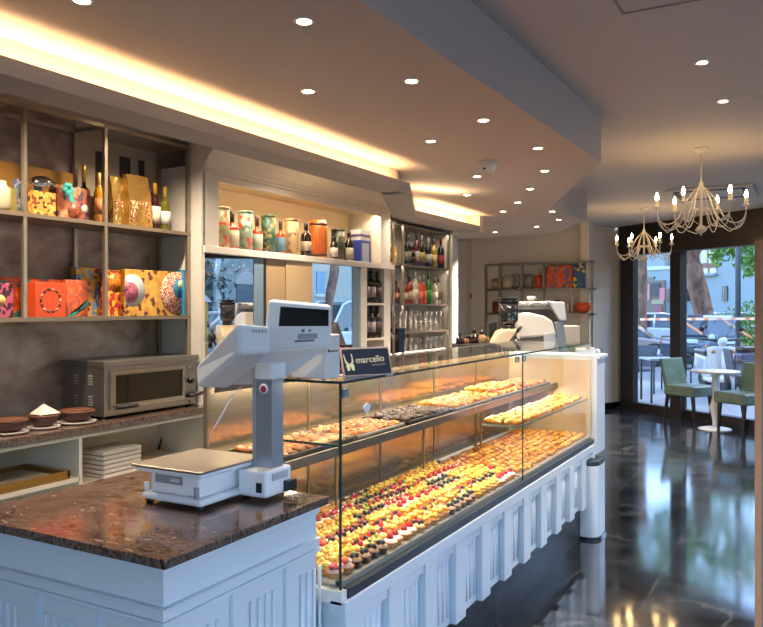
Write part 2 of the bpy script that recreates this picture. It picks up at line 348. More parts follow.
# ---- small ceiling fittings
p = P(488, 161, z=ZL)
t = thing('smoke_detector', 'white angular motion detector fixed under the lowered bar ceiling', 'detector', p)
MB().prism([(p.x-.05, p.y-.03), (p.x+.05, p.y-.03), (p.x+.055, p.y+.04), (p.x-.055, p.y+.04)], ZL-.03, ZL).build('base', white, t, bevel=.004)
MB().hexa([(p.x-.045, p.y-.045, ZL-.03), (p.x+.045, p.y-.045, ZL-.03), (p.x+.03, p.y-.02, ZL-.085), (p.x-.03, p.y-.02, ZL-.085)], [(p.x-.05, p.y+.03, ZL-.03), (p.x+.05, p.y+.03, ZL-.03), (p.x+.035, p.y+.02, ZL-.075), (p.x-.035, p.y+.02, ZL-.075)]).build('sensor_head', white, t, bevel=.006)
MB().ball(p.x-.01, p.y-.038, ZL-.055, .008).build('lens', black, t)
a, b = P(609, -10, z=ZH), P(622, 14, z=ZH); a = P(622, 14, z=ZH)
mb = MB(); x0, y0 = a.x, a.y
for (X0, Y0, X1, Y1) in ((x0, y0-.6, x0+.012, y0), (x0, y0-.012, x0+.6, y0), (x0+.588, y0-.6, x0+.6, y0), (x0, y0-.6, x0+.6, y0-.588)): mb.box(X0, Y0, ZH-.004, X1, Y1, ZH)
tag(mb.build('access_hatch', mat('hatch rim', '8a837b', .6)), 'square flush access hatch rim in the high ceiling, top right of the photo', 'hatch')
pc = P(712, 191.5, z=ZH)
t = thing('ceiling_vent', 'pale square ceiling air unit behind the near chandelier', 'air unit', (pc.x, pc.y, ZH))
mb = MB().box(pc.x-.42, pc.y-.42, ZH-.03, pc.x+.42, pc.y+.42, ZH); mb.build('panel', mat('vent panel', 'c9c0b4', .6), t, bevel=.01)
mb = MB()
for s in (-1, 1):
    mb.box(pc.x-.34, pc.y+s*.33-.02, ZH-.036, pc.x+.34, pc.y+s*.33+.02, ZH-.028); mb.box(pc.x+s*.33-.02, pc.y-.30, ZH-.036, pc.x+s*.33+.02, pc.y+.30, ZH-.028)
mb.build('slot', mat('vent slot', '3b3733', .6), t)
# ---- tall grey partition at the right edge of the picture
pe = P(753.5, 300, d=3.2); z_top = 1.55+68*3.2/F_
t = thing('partition_panel', 'tall grey floor-standing panel with tan edge at the right of the photo', 'panel', (pe.x+.3, pe.y, 0))
R_ = Vector((C_, S_, 0)); Fw = Vector((-S_, C_, 0))
def cam_poly(l0, d0, l1, d1): return [tuple((R_*a+Fw*b).xy) for a, b in ((l0, d0), (l1, d0), (l1, d1), (l0, d1))]
l0 = (753.5-HU)/F_*3.27
MB().prism(cam_poly(l0, 3.2, l0+.012, 3.26), 0, z_top).build('edge_strip', mat('tan edge', '8d7666', .5), t)
MB().prism(cam_poly(l0+.012, 3.195, l0+.75, 3.26), 0, z_top).build('body', mat('grey panel', '77767a', .45), t)
MB().prism(cam_poly(l0, 3.19, l0+.75, 3.265), z_top, z_top+.012).build('cap', mat('dark cap', '2c2a29', .4), t)
# ================================================================ PEDESTAL COUNTER AND SCALE
pz = .95
t = thing('service_counter', 'white panelled counter end with polished brown granite top, nearest the camera', 'counter', (-1.75, 1.7, 0))
mb = MB().box(-2.165, 1.337, .925, -1.335, 2.05, pz); mb.build('worktop', gran, t, bevel=.004)
MB().box(-2.13, 1.375, 0, -1.378, 2.04, .925).build('body', blue_white, t)
def ring(x1, y0, z0, z1, o):  # moulding band round the two visible faces
    return [(-2.14, y0-o, z0, x1+o, y0, z1), (x1, y0, z0, x1+o, 2.045, z1)]
mb = MB()
for (z0, z1, o) in ((.897, .925, .012), (.889, .897, .006), (.785, .812, .010), (.775, .785, .018), (.812, .818, .018)):
    for b in ring(-1.378, 1.375, z0, z1, o): mb.box(*b)
mb.build('moulding', blue_white, t, bevel=.002)
mb = MB()
for y in (1.375, 1.62, 1.865):
    mb.box(-1.378, y, .1, -1.366, y+.06, .775)
    for k in range(4): mb.tube([(-1.376, y+.09+.034*k, .72), (-1.376, y+.09+.034*k, .15)], .006, 8)
for x in (-2.13, -1.9, -1.66, -1.44):
    mb.box(x, 1.363, .1, x+.06, 1.375, .775)
    for k in range(4): mb.tube([(x+.09+.034*k, 1.373, .72), (x+.09+.034*k, 1.373, .15)], .006, 8)
mb.build('fluted_panel', blue_white, t)
MB().box(-2.14, 1.36, 0, -1.36, 2.045, .1).build('plinth', mat('plinth stone', '26282c', .25, noise=.4, nscale=6), t)

# ---- weighing scale, in its own frame
sc = thing('weighing_scale', 'white shop weighing scale with steel pan and two tilted displays on the granite counter', 'scale', (-1.66, 1.80, pz))
swhite = mat('scale white plastic', 'dfe1e4', .28)
def prj(u, v, d): return P(u, v, d=d)
zb = pz+.012
b1, b2, b3 = P(151, 498, z=zb), P(207, 512, z=zb), P(250, 503, z=zb)
x0, x1, y0, y1 = -1.80, -1.555, 1.70, 1.935
MB().box(x0, y0, zb, x1, y1+.02, zb+.022).build('foot_tray', swhite, sc, bevel=.011, seg=3)
MB().box(x0+.025, y0+.015, zb+.022, x1-.02, y1, zb+.088).build('housing', swhite, sc, bevel=.008, seg=3)
MB().box(x0-.01, y0-.012, zb+.088, x1+.012, y1+.03, zb+.102).build('pan_support', swhite, sc, bevel=.006, seg=3)
MB().box(x0-.02, y0-.022, zb+.102, x1+.018, y1+.045, zb+.110).build('weighing_pan', mat('scale steel pan', '8f867c', .35, .9), sc, bevel=.0035)
MB().box(x0+.05, y0+.012, zb+.055, x0+.16, y0+.016, zb+.08).build('rating_plate', mat('rating plate', '8b8d90', .4), sc)
mb = MB().box(x0+.115, y0+.0095, zb+.064, x0+.15, y0+.0125, zb+.068).box(x0+.115, y0+.0095, zb+.071, x0+.15, y0+.0125, zb+.0725); mb.build('plate_marking', mat('pale print', 'd8d8d8', .5), sc)
for (x, y) in ((x0+.02, y0+.02), (x1-.02, y0+.02), (x0+.02, y1), (x1-.02, y1)):
    f = MB().cyl(x, y, pz, zb, .012, 12).build('foot', black, sc)
MB().cyl(x1-.03, y0-.004+.02, zb+.02, zb+.055, .009, 12).build('levelling_knob', mat('grey knob', '8e9499', .3), sc)
MB().cyl(x0+.012, y0+.014, zb+.02, zb+.05, .008, 12).build('levelling_knob', swhite, sc)
# column block and mast
cx0, cx1, cy0, cy1 = -1.565, -1.455, 1.89, 2.015
MB().box(cx0, cy0-.012, zb, cx1, cy1, zb+.085).build('column_block', swhite, sc, bevel=.010, seg=3)
MB().box(cx1-.035, cy0-.0155, zb+.018, cx1-.015, cy0-.0115, zb+.048).build('power_switch', black, sc)
MB().box(cx1+.0, cy0+.02, zb+.05, cx1+.003, cy0+.10, zb+.072).build('side_label', mat('side label', 'a7a9b4', .5), sc)
MB().box(cx1-.02, cy0+.08, zb+.005, cx1+.015, cy1+.01, zb+.04).build('cable_socket', black, sc, bevel=.004)
mx0, mx1, my0, my1 = -1.545, -1.468, 1.925, 1.99
MB().box(mx0, my0, zb+.08, mx0+.014, my1, 1.33).build('mast_edge', mat('mast edge', '8f979f', .25), sc, bevel=.002)
MB().box(mx0+.014, my0+.001, zb+.08, mx1, my1-.003, 1.33).build('mast', mat('blue grey anodised', '95a1ae', .32, .6), sc)
MB().box(mx0+.012, my0-.004, 1.325, mx1+.004, my1+.006, 1.375).build('mast_cap', swhite, sc, bevel=.006, seg=3)
e = MB().lathe([(.0001, 0), (.017, 0), (.017, .0012), (.0001, .0012)], 0, 0, 0, 20)
e.xf(Matrix.Translation(((mx0+mx1)/2+.008, my0-.0005, 1.295)) @ Matrix.Rotation(pi/2, 4, 'X')); em = e.build('round_badge', mat('badge white', 'e8e6e6', .4), sc)
e = MB().lathe([(.007, 0), (.011, 0), (.011, .0018), (.007, .0018)], 0, 0, 0, 16)
for k in range(3): e.cbox((0, -.004+.004*k, .001), .008, .002, .002)
e.xf(Matrix.Translation(((mx0+mx1)/2+.008, my0-.001, 1.295)) @ Matrix.Rotation(pi/2, 4, 'X')); e.build('badge_emblem', mat('badge red', '9c3040', .4), em)
# display heads
def head(near, far): return MB().hexa([prj(*p) for p in near], [prj(*p) for p in far])
hb = head([(272, 303, 2.36), (329, 310, 2.50), (329, 341, 2.50), (267, 350, 2.36)], [(230, 372, 2.62), (262, 377, 2.62), (263, 384, 2.60), (222, 388, 2.56)])
# customer head as a tapering shell
hb = MB()
f = [prj(268, 299, 2.36), prj(331, 305, 2.44), prj(330, 347, 2.46), prj(262, 353, 2.38)]
g = [prj(228, 366, 2.50), prj(282, 366, 2.55), prj(276, 386, 2.50), prj(226, 387, 2.46)]
Fc = Vector((-S_, C_, 0))
hb.hexa(f, [p+Fc*.055 for p in f])
hb.hexa([prj(268, 328, 2.375), prj(328, 328, 2.455), f[2]+Fc*.004, f[3]+Fc*.004], [prj(228, 368, 2.50), prj(284, 368, 2.55), prj(278, 386, 2.50), prj(226, 387, 2.46)])
o = hb.build('customer_display', swhite, sc, bevel=.014, seg=4)
def on_quad(q, a, b, off):
    p = q[0]*(1-a)*(1-b)+q[1]*a*(1-b)+q[2]*a*b+q[3]*(1-a)*b
    n = (q[1]-q[0]).cross(q[3]-q[0]).normalized()
    if n.dot(Vector((0, 0, EYE))-p) < 0: n = -n
    return p+n*off
def plate(q, a0, b0, a1, b1, off=.001, th=.002):
    k = [(a0, b0), (a1, b0), (a1, b1), (a0, b1)]
    return MB().hexa([on_quad(q, a, b, off+th) for a, b in k], [on_quad(q, a, b, -.003) for a, b in k])
plate(f, .2, .12, .965, .5).build('screen', mat('black glossy screen', '101216', .06), o, bevel=.002)
for a0, b0, a1, b1, c in ((.55, .56, .6, .63, '6c6f78'), (.66, .57, .70, .62, '6c6f78'), (.50, .66, .80, .78, '9a96a0'), (.46, .79, .76, .84, '77747e')):
    plate(f, a0, b0, a1, b1, .0, .001).build('printed_marking', mat('print '+c, c, .6), o)
# operator head in front
f = [prj(236, 322, 2.16), prj(272, 325, 2.20), prj(273, 352, 2.22), prj(240, 354, 2.18)]
g = [prj(195, 366, 2.36), prj(236, 369, 2.40), prj(229, 389, 2.38), prj(196, 389, 2.34)]
o = MB().hexa(f, g).build('operator_display', swhite, sc, bevel=.014, seg=4)
for k in range(5): plate(f, .42+.09*k, .20, .48+.09*k, .30, .0, .001).build('printed_marking', mat('print grey', 'a0a2a8', .6), o)
MB().tube([prj(243, 384, 2.42), prj(230, 400, 2.42), prj(216, 425, 2.41), prj(206, 441, 2.40)], .006, 8).build('clear_rod', pane_mat('clear acrylic', (.93, .93, .93), .12, .1, .6), sc)  # slanting clear tube below the operator display
MB().rod(prj(262, 372, 2.5), ((mx0+mx1)/2, (my0+my1)/2, 1.345), .02, 10).build('neck', swhite, sc)
# ================================================================ DISPLAY CASE
GX, BX = -1.307, -1.90; Y0, Y1, YM = 2.083, 5.337, 3.869; ZT = 1.306; ZG = .645
case = thing('pastry_display_case', 'long glass pastry display case with pale fluted front and dark stone skirting', 'display case', (-1.6, 3.7, 0))
# base body
MB().box(-2.2, Y0, .224, -1.345, Y1, .60).build('body', blue_white, case)
MB().box(-2.15, Y0, 0, -1.335, Y1, .224).build('plinth', ramp_mat('plinth marble', [(.3, '0d0e11'), (.5, '1e2125'), (.7, '33363c'), (.85, '5c6066')], 'noise', 3, .4, (1, 1, 1.5), 2.), case)
mb = MB().box(-1.345, Y0-.015, .563, -1.285, Y1, .613); mb.build('trim_board', blue_white, case, bevel=.004)
MB().box(-1.345, Y0+.02, .613, -1.292, Y1, .645).build('black_strip', mat('dark grey strip', '2c3138', .3), case)
# 
MB().box(BX, Y1-.008, 1.19, GX-.01, Y1-.001, ZT).build('end_pane', glass, case)
# near corner white block under the glass
MB().box(-1.90, Y0-.015, .60, -1.30, Y0+.018, .642).build('end_rail', mat('warm white rail', 'e4dcd2', .35), case)
# fluted apron: raised pilasters with recessed fluted panels between
pil = []
y = 2.07
while y < 5.33: pil.append(y); y += .292
ap = MB().box(-1.345, Y0, .224, -1.315, Y1, .563)
ap.build('apron', blue_white, case)
pf = mat('apron paint', 'c6cfd6', .35)
for y in pil:
    y1 = min(y+.105, Y1)
    MB().box(-1.315, y, .224, -1.285, y1, .563).build('pilaster', pf, case, bevel=.003)
    if y+.292 < Y1:
        m_ = MB(); m_.box(-1.315, y+.105, .53, -1.295, y+.292, .563)
        for k in range(4): m_.tube([(-1.316, y+.135+.042*k, .50), (-1.316, y+.135+.042*k, .26)], .0075, 8)
        m_.build('fluting', pf, case)
# end column of the case (rounded plan)
def rounded(x0, y0, x1, y1, r, n=6, corners=(0, 1, 1, 0)):
    pts = []
    for (cx, cy, a, on) in ((x0, y0, 180, corners[0]), (x1, y0, 270, corners[1]), (x1, y1, 0, corners[2]), (x0, y1, 90, corners[3])):
        if on:
            ox = cx+(r if cx == x0 else -r); oy = cy+(r if cy == y0 else -r); pts += arc(ox, oy, r, a, a+90, n)
        else: pts.append((cx, cy))
    return pts
MB().box(-1.93, Y1-.006, .645, GX-.01, Y1-.001, 1.19).build('end_lining', mat('tan lining', 'bda783', .35), case)
ec = thing('counter_end_column', 'pale rounded end column closing the far end of the glass case', 'counter end', (-1.6, 5.5, 0))
MB().prism(rounded(-1.95, Y1, -1.275, 5.63, .06, corners=(0, 0, 1, 0)), .54, 1.20, sm=False).build('upper_column', blue_white, ec)
MB().prism(rounded(-1.96, Y1-.0, -1.255, 5.65, .07, corners=(0, 0, 1, 0)), 1.20, 1.22).build('cap', blue_white, ec)
MB().prism(rounded(-1.80, 5.13, -1.22, 5.40, .07, corners=(0, 1, 1, 0)), .0, .49).build('lower_column', blue_white, ec)
MB().prism(rounded(-1.80, 5.14, -1.225, 5.39, .07, corners=(0, 1, 1, 0)), .49, .52).build('reveal', mat('dark grey strip', '2c3138', .3), ec)
MB().prism(rounded(-1.80, 5.12, -1.21, 5.41, .08, corners=(0, 1, 1, 0)), 0, .02).build('skirting', mat('black skirting', '0c0c0e', .2), ec)
# glass
def gpane(x0, y0, z0, x1, y1, z1, name='glass_pane', e=.0):
    o = MB().box(x0, y0, z0, x1, y1, z1).build(name, glass, case); return o
gpane(GX-.008, Y0, ZG, GX, YM-.002, ZT); gpane(GX-.008, YM+.002, ZG, GX, Y1, ZT)
gpane(GX-.010, Y0-.008, ZG, -1.87, Y0, ZT, 'end_pane')
gpane(-1.88, Y0-.008, ZT, GX, YM-.002, ZT+.008, 'top_pane'); gpane(-1.88, YM+.002, ZT, GX, Y1, ZT+.008, 'top_pane')
ge = MB()
for (a, b) in (((GX+.001, Y0-.004, ZT+.004), (GX+.001, Y1, ZT+.004)), ((GX, Y0-.008, ZT+.004), (-1.88, Y0-.008, ZT+.004))):
    ge.cbox(((a[0]+b[0])/2, (a[1]+b[1])/2, a[2]), abs(a[0]-b[0])+.0025, abs(a[1]-b[1])+.0025, .0085)
ge.box(GX-.006, Y0-.008, ZG, GX+.0012, Y0-.003, ZT); ge.box(GX-.005, YM-.003, ZG, GX+.001, YM+.003, ZT)
ge.build('glass_edge', gedge, case)
cl = MB()
for (y, z) in ((Y0+.03, ZT-.05), (YM+.05, ZT-.04), (YM-.06, ZT-.04), (Y1-.06, ZT-.04)): cl.xf(Matrix.Identity(4)) ; cl.box(GX-.006-.02, y, z, GX-.008, y+.03, z+.03)
cl.build('glass_clamp', chrome, case, bevel=.003)
tri = mat('white triangle sticker', 'e3e4ea', .5)
# steel deck, shelves, back
deck = mat('deck steel', 'b7b2a8', .28, .6)
MB().box(-1.93, Y0+.01, .60, -1.345, Y1, .645).box(-1.345, Y0+.02, .645, GX-.012, Y1, .662).build('deck', deck, case)
MB().box(-1.345+.02, YM-.015, .645, -1.82, YM+.015, .672).build('deck_divider', deck, case)
UZ = 1.02; UX = -1.56
MB().box(BX, Y0+.03, UZ-.022, UX, Y1, UZ).build('upper_deck', mat('upper deck steel', 'b0a698', .22, .7), case)
MB().box(UX, Y0+.03, UZ-.03, UX+.012, Y1, UZ+.004).build('deck_rail', mat('deck rail', '6d655b', .3, .7), case)
MB().box(UX+.01, YM+.02, .915, -1.335, Y1-.02, .922).build('glass_shelf', glass, case)
MB().box(-1.337, YM+.02, .914, -1.334, Y1-.02, .923).box(UX+.01, YM+.018, .914, -1.334, YM+.021, .923).build('shelf_edge', mat('shelf edge', '58645c', .2), case)
MB().box(UX+.01, Y0+.012, 1.100, GX-.02, Y0+.22, 1.106).build('glass_shelf', glass, case)
MB().box(UX+.01, Y0+.010, 1.099, GX-.02, Y0+.013, 1.107).build('shelf_edge', mat('shelf edge green', '22423a', .2), case)
# mirrored tan back doors and frame posts
backm = mat('tan mirror door', 'b3a082', .14, .75)
ys_ = [Y0+.03+i*(Y1-Y0-.05)/5 for i in range(6)]
for i in range(5):
    MB().box(BX-.012, ys_[i]+.01, .66, BX, ys_[i+1]-.01, ZT-.02).build('back_door', backm, case)
    MB().box(BX-.015, ys_[i]-.006, .645, BX+.004, ys_[i]+.006, ZT).build('post', mat('case post', '8c7a5e', .3, .4), case)
mb = MB()
for yy in (2.75, 3.6, 4.4): mb.box(UX-.20, yy-.006, .662, UX-.19, yy+.006, UZ-.02)
mb.build('deck_leg', mat('case post', '8c7a5e', .3, .4), case)
MB().box(BX, Y0+.01, ZT-.03, BX+.04, Y1, ZT).build('top_rail', mat('dark rail', '4a453f', .4, .5), case)
# lamps inside the case: slim tubes under the top rail and the upper deck
tube_m = mat('case light tube', 'fff0d6', .4, emit=6, ecol='ffe0b0')
MB().box(BX+.041, Y0+.02, ZT-.06, BX+.046, Y1-.01, ZT-.001).build('glare_lip', mat('dark rail', '4a453f', .4, .5), case)  # added lip that hides the tube's glare from the front
MB().box(BX+.015, Y0+.05, ZT-.042, BX+.025, Y1-.05, ZT-.031).build('light_tube', tube_m, case)
MB().box(UX+.0-.012, Y0+.05, UZ-.034, UX-.002, Y1-.05, UZ-.026).build('light_tube', tube_m, case)
wl = (1, .84, .60)
light('AREA', 'case_lamp', (BX+.022, (Y0+Y1)/2, ZT-.046), 9, wl, .025, Y1-Y0-.1, (0, 0, 0))
light('AREA', 'case_lamp', (UX+.0, (Y0+Y1)/2, UZ-.04), 7.5, wl, .03, Y1-Y0-.1, (0, radians(-22), 0))
light('AREA', 'case_lamp', (GX-.03, (Y0+Y1)/2, ZT-.012), 4.5, wl, .02, Y1-Y0-.1, (0, radians(15), 0))
# clear sticker triangles on the glass
for (u, v) in ((367.5, 409), (345, 392)):
    p = P(u, v, x=GX+.003)
    if u > 350: tag(MB().prism([(p.y, p.z-.02), (p.y+.025, p.z+.01), (p.y, p.z+.022), (p.y-.025, p.z+.008)], GX+.0005, GX+.0025, axis='x').build('glass_sticker', tri), 'small white sticker on the front glass near the sign', 'sticker')
# ---------------------------------------------------------------- pastries
crust_m = mat('tart crust', 'c88a45', .6, noise=.25, nscale=40); cream_m = mat('whipped cream', 'f3e6cf', .5); pink_m = mat('pink cream', 'e8b9a4', .5)
rasp = mat('raspberry red', 'b3131b', .35, bump=.6, nscale=90); straw = mat('strawberry red', 'c4352a', .25); peach = mat('glazed peach', 'e09a30', .15, coat=.6); pine = mat('glazed yellow fruit', 'e9c04c', .2, coat=.5)
blueb = mat('blueberry', '2b2438', .35); kiwi = mat('green grape', '9db23c', .2); choc = mat('chocolate', '3b1d12', .35); fig = mat('fig slice', 'b8654e', .3)
def tart(kind):
    t = thing('fruit_tartlet', '', 'tartlet', (0, 0, 0), 'fruit tartlets on the lower deck', world=False)
    r = .0265
    MB().lathe([(r*.72, 0), (r*1.0, .018), (r*1.04, .019), (r*.9, .019), (r*.88, .016)], 0, 0, 0, 12).build('crust', choc if kind == 'choc' else crust_m, t)
    cm = {'rasp': cream_m, 'fig': pink_m, 'choc': mat('coffee cream', 'b58a62', .5), 'berry': mat('custard', 'edcf86', .4), 'mixed': mat('custard', 'edcf86', .4)}.get(kind, cream_m)
    MB().lathe([(r*.88, .016), (r*.8, .023), (r*.45, .028), (.0001, .030)], 0, 0, 0, 10).build('cream', cm if kind not in ('peach', 'pine') else (peach if kind == 'peach' else pine), t)
    rr = random.Random(hash(kind) % 1000 if False else len(kind)*7+ord(kind[0]))
    def grp(n, rad, br, m, z=.030, sz=1.):
        mb = MB()
        for i in range(n):
            a = 2*pi*i/n+rr.random(); mb.ball(rad*cos(a), rad*sin(a), z+rr.random()*.003, br*(.85+.3*rr.random()), 7, 5, sz=sz)
        mb.build('fruit', m, t)
    if kind == 'rasp': MB().lathe([(.0001, .024), (.0115, .028), (.011, .036), (.006, .044), (.0001, .046)], 0, 0, 0, 9).build('fruit', rasp, t)
    if kind == 'peach': grp(5, .013, .0105, peach, sz=.7)
    if kind == 'pine': grp(5, .012, .0115, pine, sz=.7); grp(1, .004, .009, pine, .036)
    if kind == 'berry': grp(4, .014, .0068, blueb); grp(2, .007, .008, rasp, .034)
    if kind == 'fig': grp(3, .011, .011, straw, sz=.6); grp(2, .015, .006, cream_m, .034)
    if kind == 'choc': grp(3, .010, .0075, blueb, .032); grp(1, .0, .006, kiwi, .036)
    if kind == 'mixed': grp(2, .012, .009, straw); grp(2, .013, .008, kiwi); grp(2, .006, .007, blueb, .035)
    return t
desc = {'rasp': 'white raspberry cream tartlet', 'peach': 'glazed orange peach tartlet', 'pine': 'shiny yellow fruit tartlet', 'berry': 'dark berry tartlet',
        'fig': 'pink strawberry tartlet', 'choc': 'dark chocolate berry tartlet', 'mixed': 'mixed fruit tartlet'}
protos = {}
pat = random.Random(5)
NX, NY = 8, 29
# each run along the case keeps one kind for four or five tartlets
grid = {}
for i in range(NX):
    j = 0; last = None
    while j < NY:
        n = pat.choice((3, 4, 4, 5)); k = pat.choices(['rasp', 'peach', 'pine', 'berry', 'fig', 'choc', 'mixed'], [9, 30, 38, 11, 11, 8, 12])[0]
        if k == last: continue
        last = k
        for q in range(n):
            if j < NY: grid[i, j] = k; j += 1
for q in range(2, 6): grid[0, q+4] = 'rasp'
for q in range(3, 7): grid[0, q-1] = 'choc'
for (i, j), k in grid.items():
    lb = '%s, %s row from front glass, %s from near end' % (desc[k], ORD[i], ORD[j])
    loc = (-1.355-.0595*i+pat.uniform(-.006, .006), 2.12+.0605*j+pat.uniform(-.008, .008), .664+.0006*i)
    if k not in protos:
        protos[k] = tart(k); o = protos[k]; o.location = loc; o['label'] = lb
    else: o = dup(protos[k], loc, lb, rz=pat.uniform(0, 6))
    o.scale = (1.13, 1.13, 1.2)
MB().box(-1.83, Y0+.02, .6455, -1.326, YM-.02, .6635).build('tray', mat('tray cream steel', 'c9bfae', .3, .5), case)
MB().box(-1.83, YM+.02, .6455, -1.326, Y1-.02, .6635).build('tray', mat('tray cream steel', 'c9bfae', .3, .5), case)
gold = [ramp_mat('baked golden %d' % i, [(.3, a), (.55, b), (.8, c)], 'noise', 35, .35, coat=.4) for i, (a, b, c) in enumerate((('a85f14', 'dc9228', 'f2b850'), ('944e0e', 'cc7c1c', 'eba840'), ('b87020', 'e6a436', 'f6cc70')))]
brown = [ramp_mat('baked brown %d' % i, [(.3, a), (.55, b), (.8, c)], 'noise', 40, .4, coat=.2) for i, (a, b, c) in enumerate((('7a3d12', 'bf7328', 'e0a04c'), ('5f2e12', '9a5a26', 'c98b48')))]
darkc = [ramp_mat('dark cocoa', [(.3, '1a0f0b'), (.6, '3a2218'), (.8, '5a3a26')], 'noise', 40, .4)]
def roll_mesh(kind, m):
    mb = MB()
    if kind == 'roll':
        n = 9
        for i in range(n):
            f = i/(n-1)*2-1; r = .017*(1-.75*f*f)*(1+.12*(i % 2)); 
            if i == 0: prof = []
            prof.append((r, f*.032))
        prof = [(.0001, -.034)]+prof+[(.0001, .034)]
        mb.lathe(prof, 0, 0, 0, 9)
        mb.xf(Matrix.Translation((0, 0, .014)) @ Matrix.Rotation(pi/2, 4, 'Y'))
        for p in mb.v: p.y += -p.x*p.x*12; p.z *= .85
    elif kind == 'puff':
        mb.lathe([(.016, 0), (.024, .007), (.022, .014), (.013, .021), (.0001, .024)], 0, 0, 0, 9)
        for p in mb.v: a = math.atan2(p.y, p.x); s = 1+.09*sin(5*a); p.x *= s; p.y *= s
    elif kind == 'flat':
        mb.box(-.024, -.02, 0, .024, .02, .011); mb.ball(0, 0, .011, .014, 8, 5, sz=.5)
    o = mb.build({'roll': 'golden_roll', 'puff': 'savoury_puff', 'flat': 'brown_biscuit'}[kind], m, None, bevel=.004 if kind == 'flat' else 0, origin=(0, 0, 0))
    return o
def pile(x0, x1, y0, y1, z, nx, ny, kinds, mats_, label, group, cat, lay=1, rnd=3, hh=.012):
    r = random.Random(rnd); pr = []
    for k in kinds:
        for m in mats_: o = roll_mesh(k, m); pr.append([o, False])
    n = 0
    for L_ in range(lay):
        for j in range(ny-L_):
            for i in range(nx-L_):
                k = r.randrange(len(pr)); o, used = pr[k]
                if used: c = o.copy(); C.objects.link(c)
                else: c = o; pr[k][1] = True
                x = x1-(i+.5+.5*L_)*(x1-x0)/nx+r.uniform(-.005, .005); y = y0+(j+.5+.5*L_)*(y1-y0)/ny+r.uniform(-.006, .006)
                c.location = (x, y, z+L_*hh*1.4+r.uniform(0, .004)); c.rotation_euler = (r.uniform(-.25, .25), r.uniform(-.2, .2), r.uniform(0, 6.28))
                tag(c, '%s%s, %s row back, %s from near end' % (label, ' top layer' if L_ else '', ORD[i], ORD[j]), cat, group)
                n += 1
    for o, used in pr:
        if not used: bpy.data.objects.remove(o)
    return n
n = pile(-1.82, -1.335, YM+.04, Y1-.03, .666, 9, 22, ('roll', 'puff'), gold, 'golden pastry on lower far deck', 'golden pastries on the lower far deck', 'pastry', 1, 3)
n += pile(-1.545, -1.345, YM+.04, Y1-.08, .925, 4, 21, ('roll', 'puff'), gold, 'golden pastry on middle glass shelf', 'golden pastries on the middle glass shelf', 'pastry', 1, 4)
print('golden', n)
def tray(y0, y1, x0=BX+.07, x1=UX-.02, z=UZ, col='2b2725', nm=''):
    o = MB().box(x0, y0, z, x1, y1, z+.006).box(x0, y0, z, x0+.006, y1, z+.016).box(x1-.006, y0, z, x1, y1, z+.016).box(x0, y0, z, x1, y0+.006, z+.016).box(x0, y1-.006, z, x1, y1, z+.016).build('baking_tray', mat('tray '+col, col, .4, .3))
    tag(o, nm, 'tray', 'trays on the upper deck')
uy = [2.12, 2.62, 3.07, 3.6, 4.15, 4.75, 5.28]
tl = ['dark tray of brown pastries, nearest on the upper deck', 'pale tray of biscuits behind the nearest brown pastries on the upper deck', 'dark tray of cocoa pastries at the middle of the upper deck', 'tray of golden rolls after the cocoa pastries on the upper deck', 'tray of heaped golden pastries on the far upper deck', 'tray of brown rolls at the far end of the upper deck']
for i in range(6): tray(uy[i]+.01, uy[i+1]-.02, col='2b2725' if i in (0, 2) else '9c948a', nm=tl[i])
k_ = [(('flat', 'puff'), brown, 'brown pastry', 1), (('flat',), brown, 'brown biscuit', 1), (('puff', 'flat'), darkc, 'dark cocoa pastry', 1), (('roll',), brown[:1]+gold[1:2], 'small golden brown roll', 1), (('roll', 'puff'), gold, 'heaped golden pastry', 2), (('roll',), brown, 'brown roll', 1)]
pl = ['on nearest upper tray', 'on second upper tray', 'on third upper tray', 'on fourth upper tray', 'on fifth upper tray', 'on farthest upper tray']
for i, (kk, mm, nm, ly) in enumerate(k_):
    pile(BX+.085, UX-.035, uy[i]+.025, uy[i+1]-.035, UZ+.008, 5, 8, kk, mm, '%s %s' % (nm, pl[i]), 'pastries '+pl[i], 'pastry', ly, 20+i, .018)
# items standing on the glass top
pr_ = thing('receipt_printer', 'white box-shaped receipt printer on the near end of the glass top', 'printer', (-1.42, 2.12, ZT+.008))
px0 = P(291, 360, y=2.085).x; px1 = P(326, 360, y=2.085).x; py1 = P(340, 360, x=px1).y
zb_ = ZT+.008
MB().box(px0, 2.085, zb_+.004, px1, py1, 1.463).build('housing', mat('printer white', 'dedcda', .4), pr_, bevel=.004)
for (x, y) in ((px0+.02, 2.1), (px1-.02, 2.1), (px0+.02, py1-.02), (px1-.02, py1-.02)): MB().cyl(x, y, zb_, zb_+.005, .006, 8).build('foot', black, pr_)
mb = MB()
for k in range(5): mb.box(px1, 2.095+k*.013, 1.405, px1+.001, 2.103+k*.013, 1.411+(.004 if k == 0 else 0))
mb.build('printed_marking', mat('print black', '202024', .5), pr_)
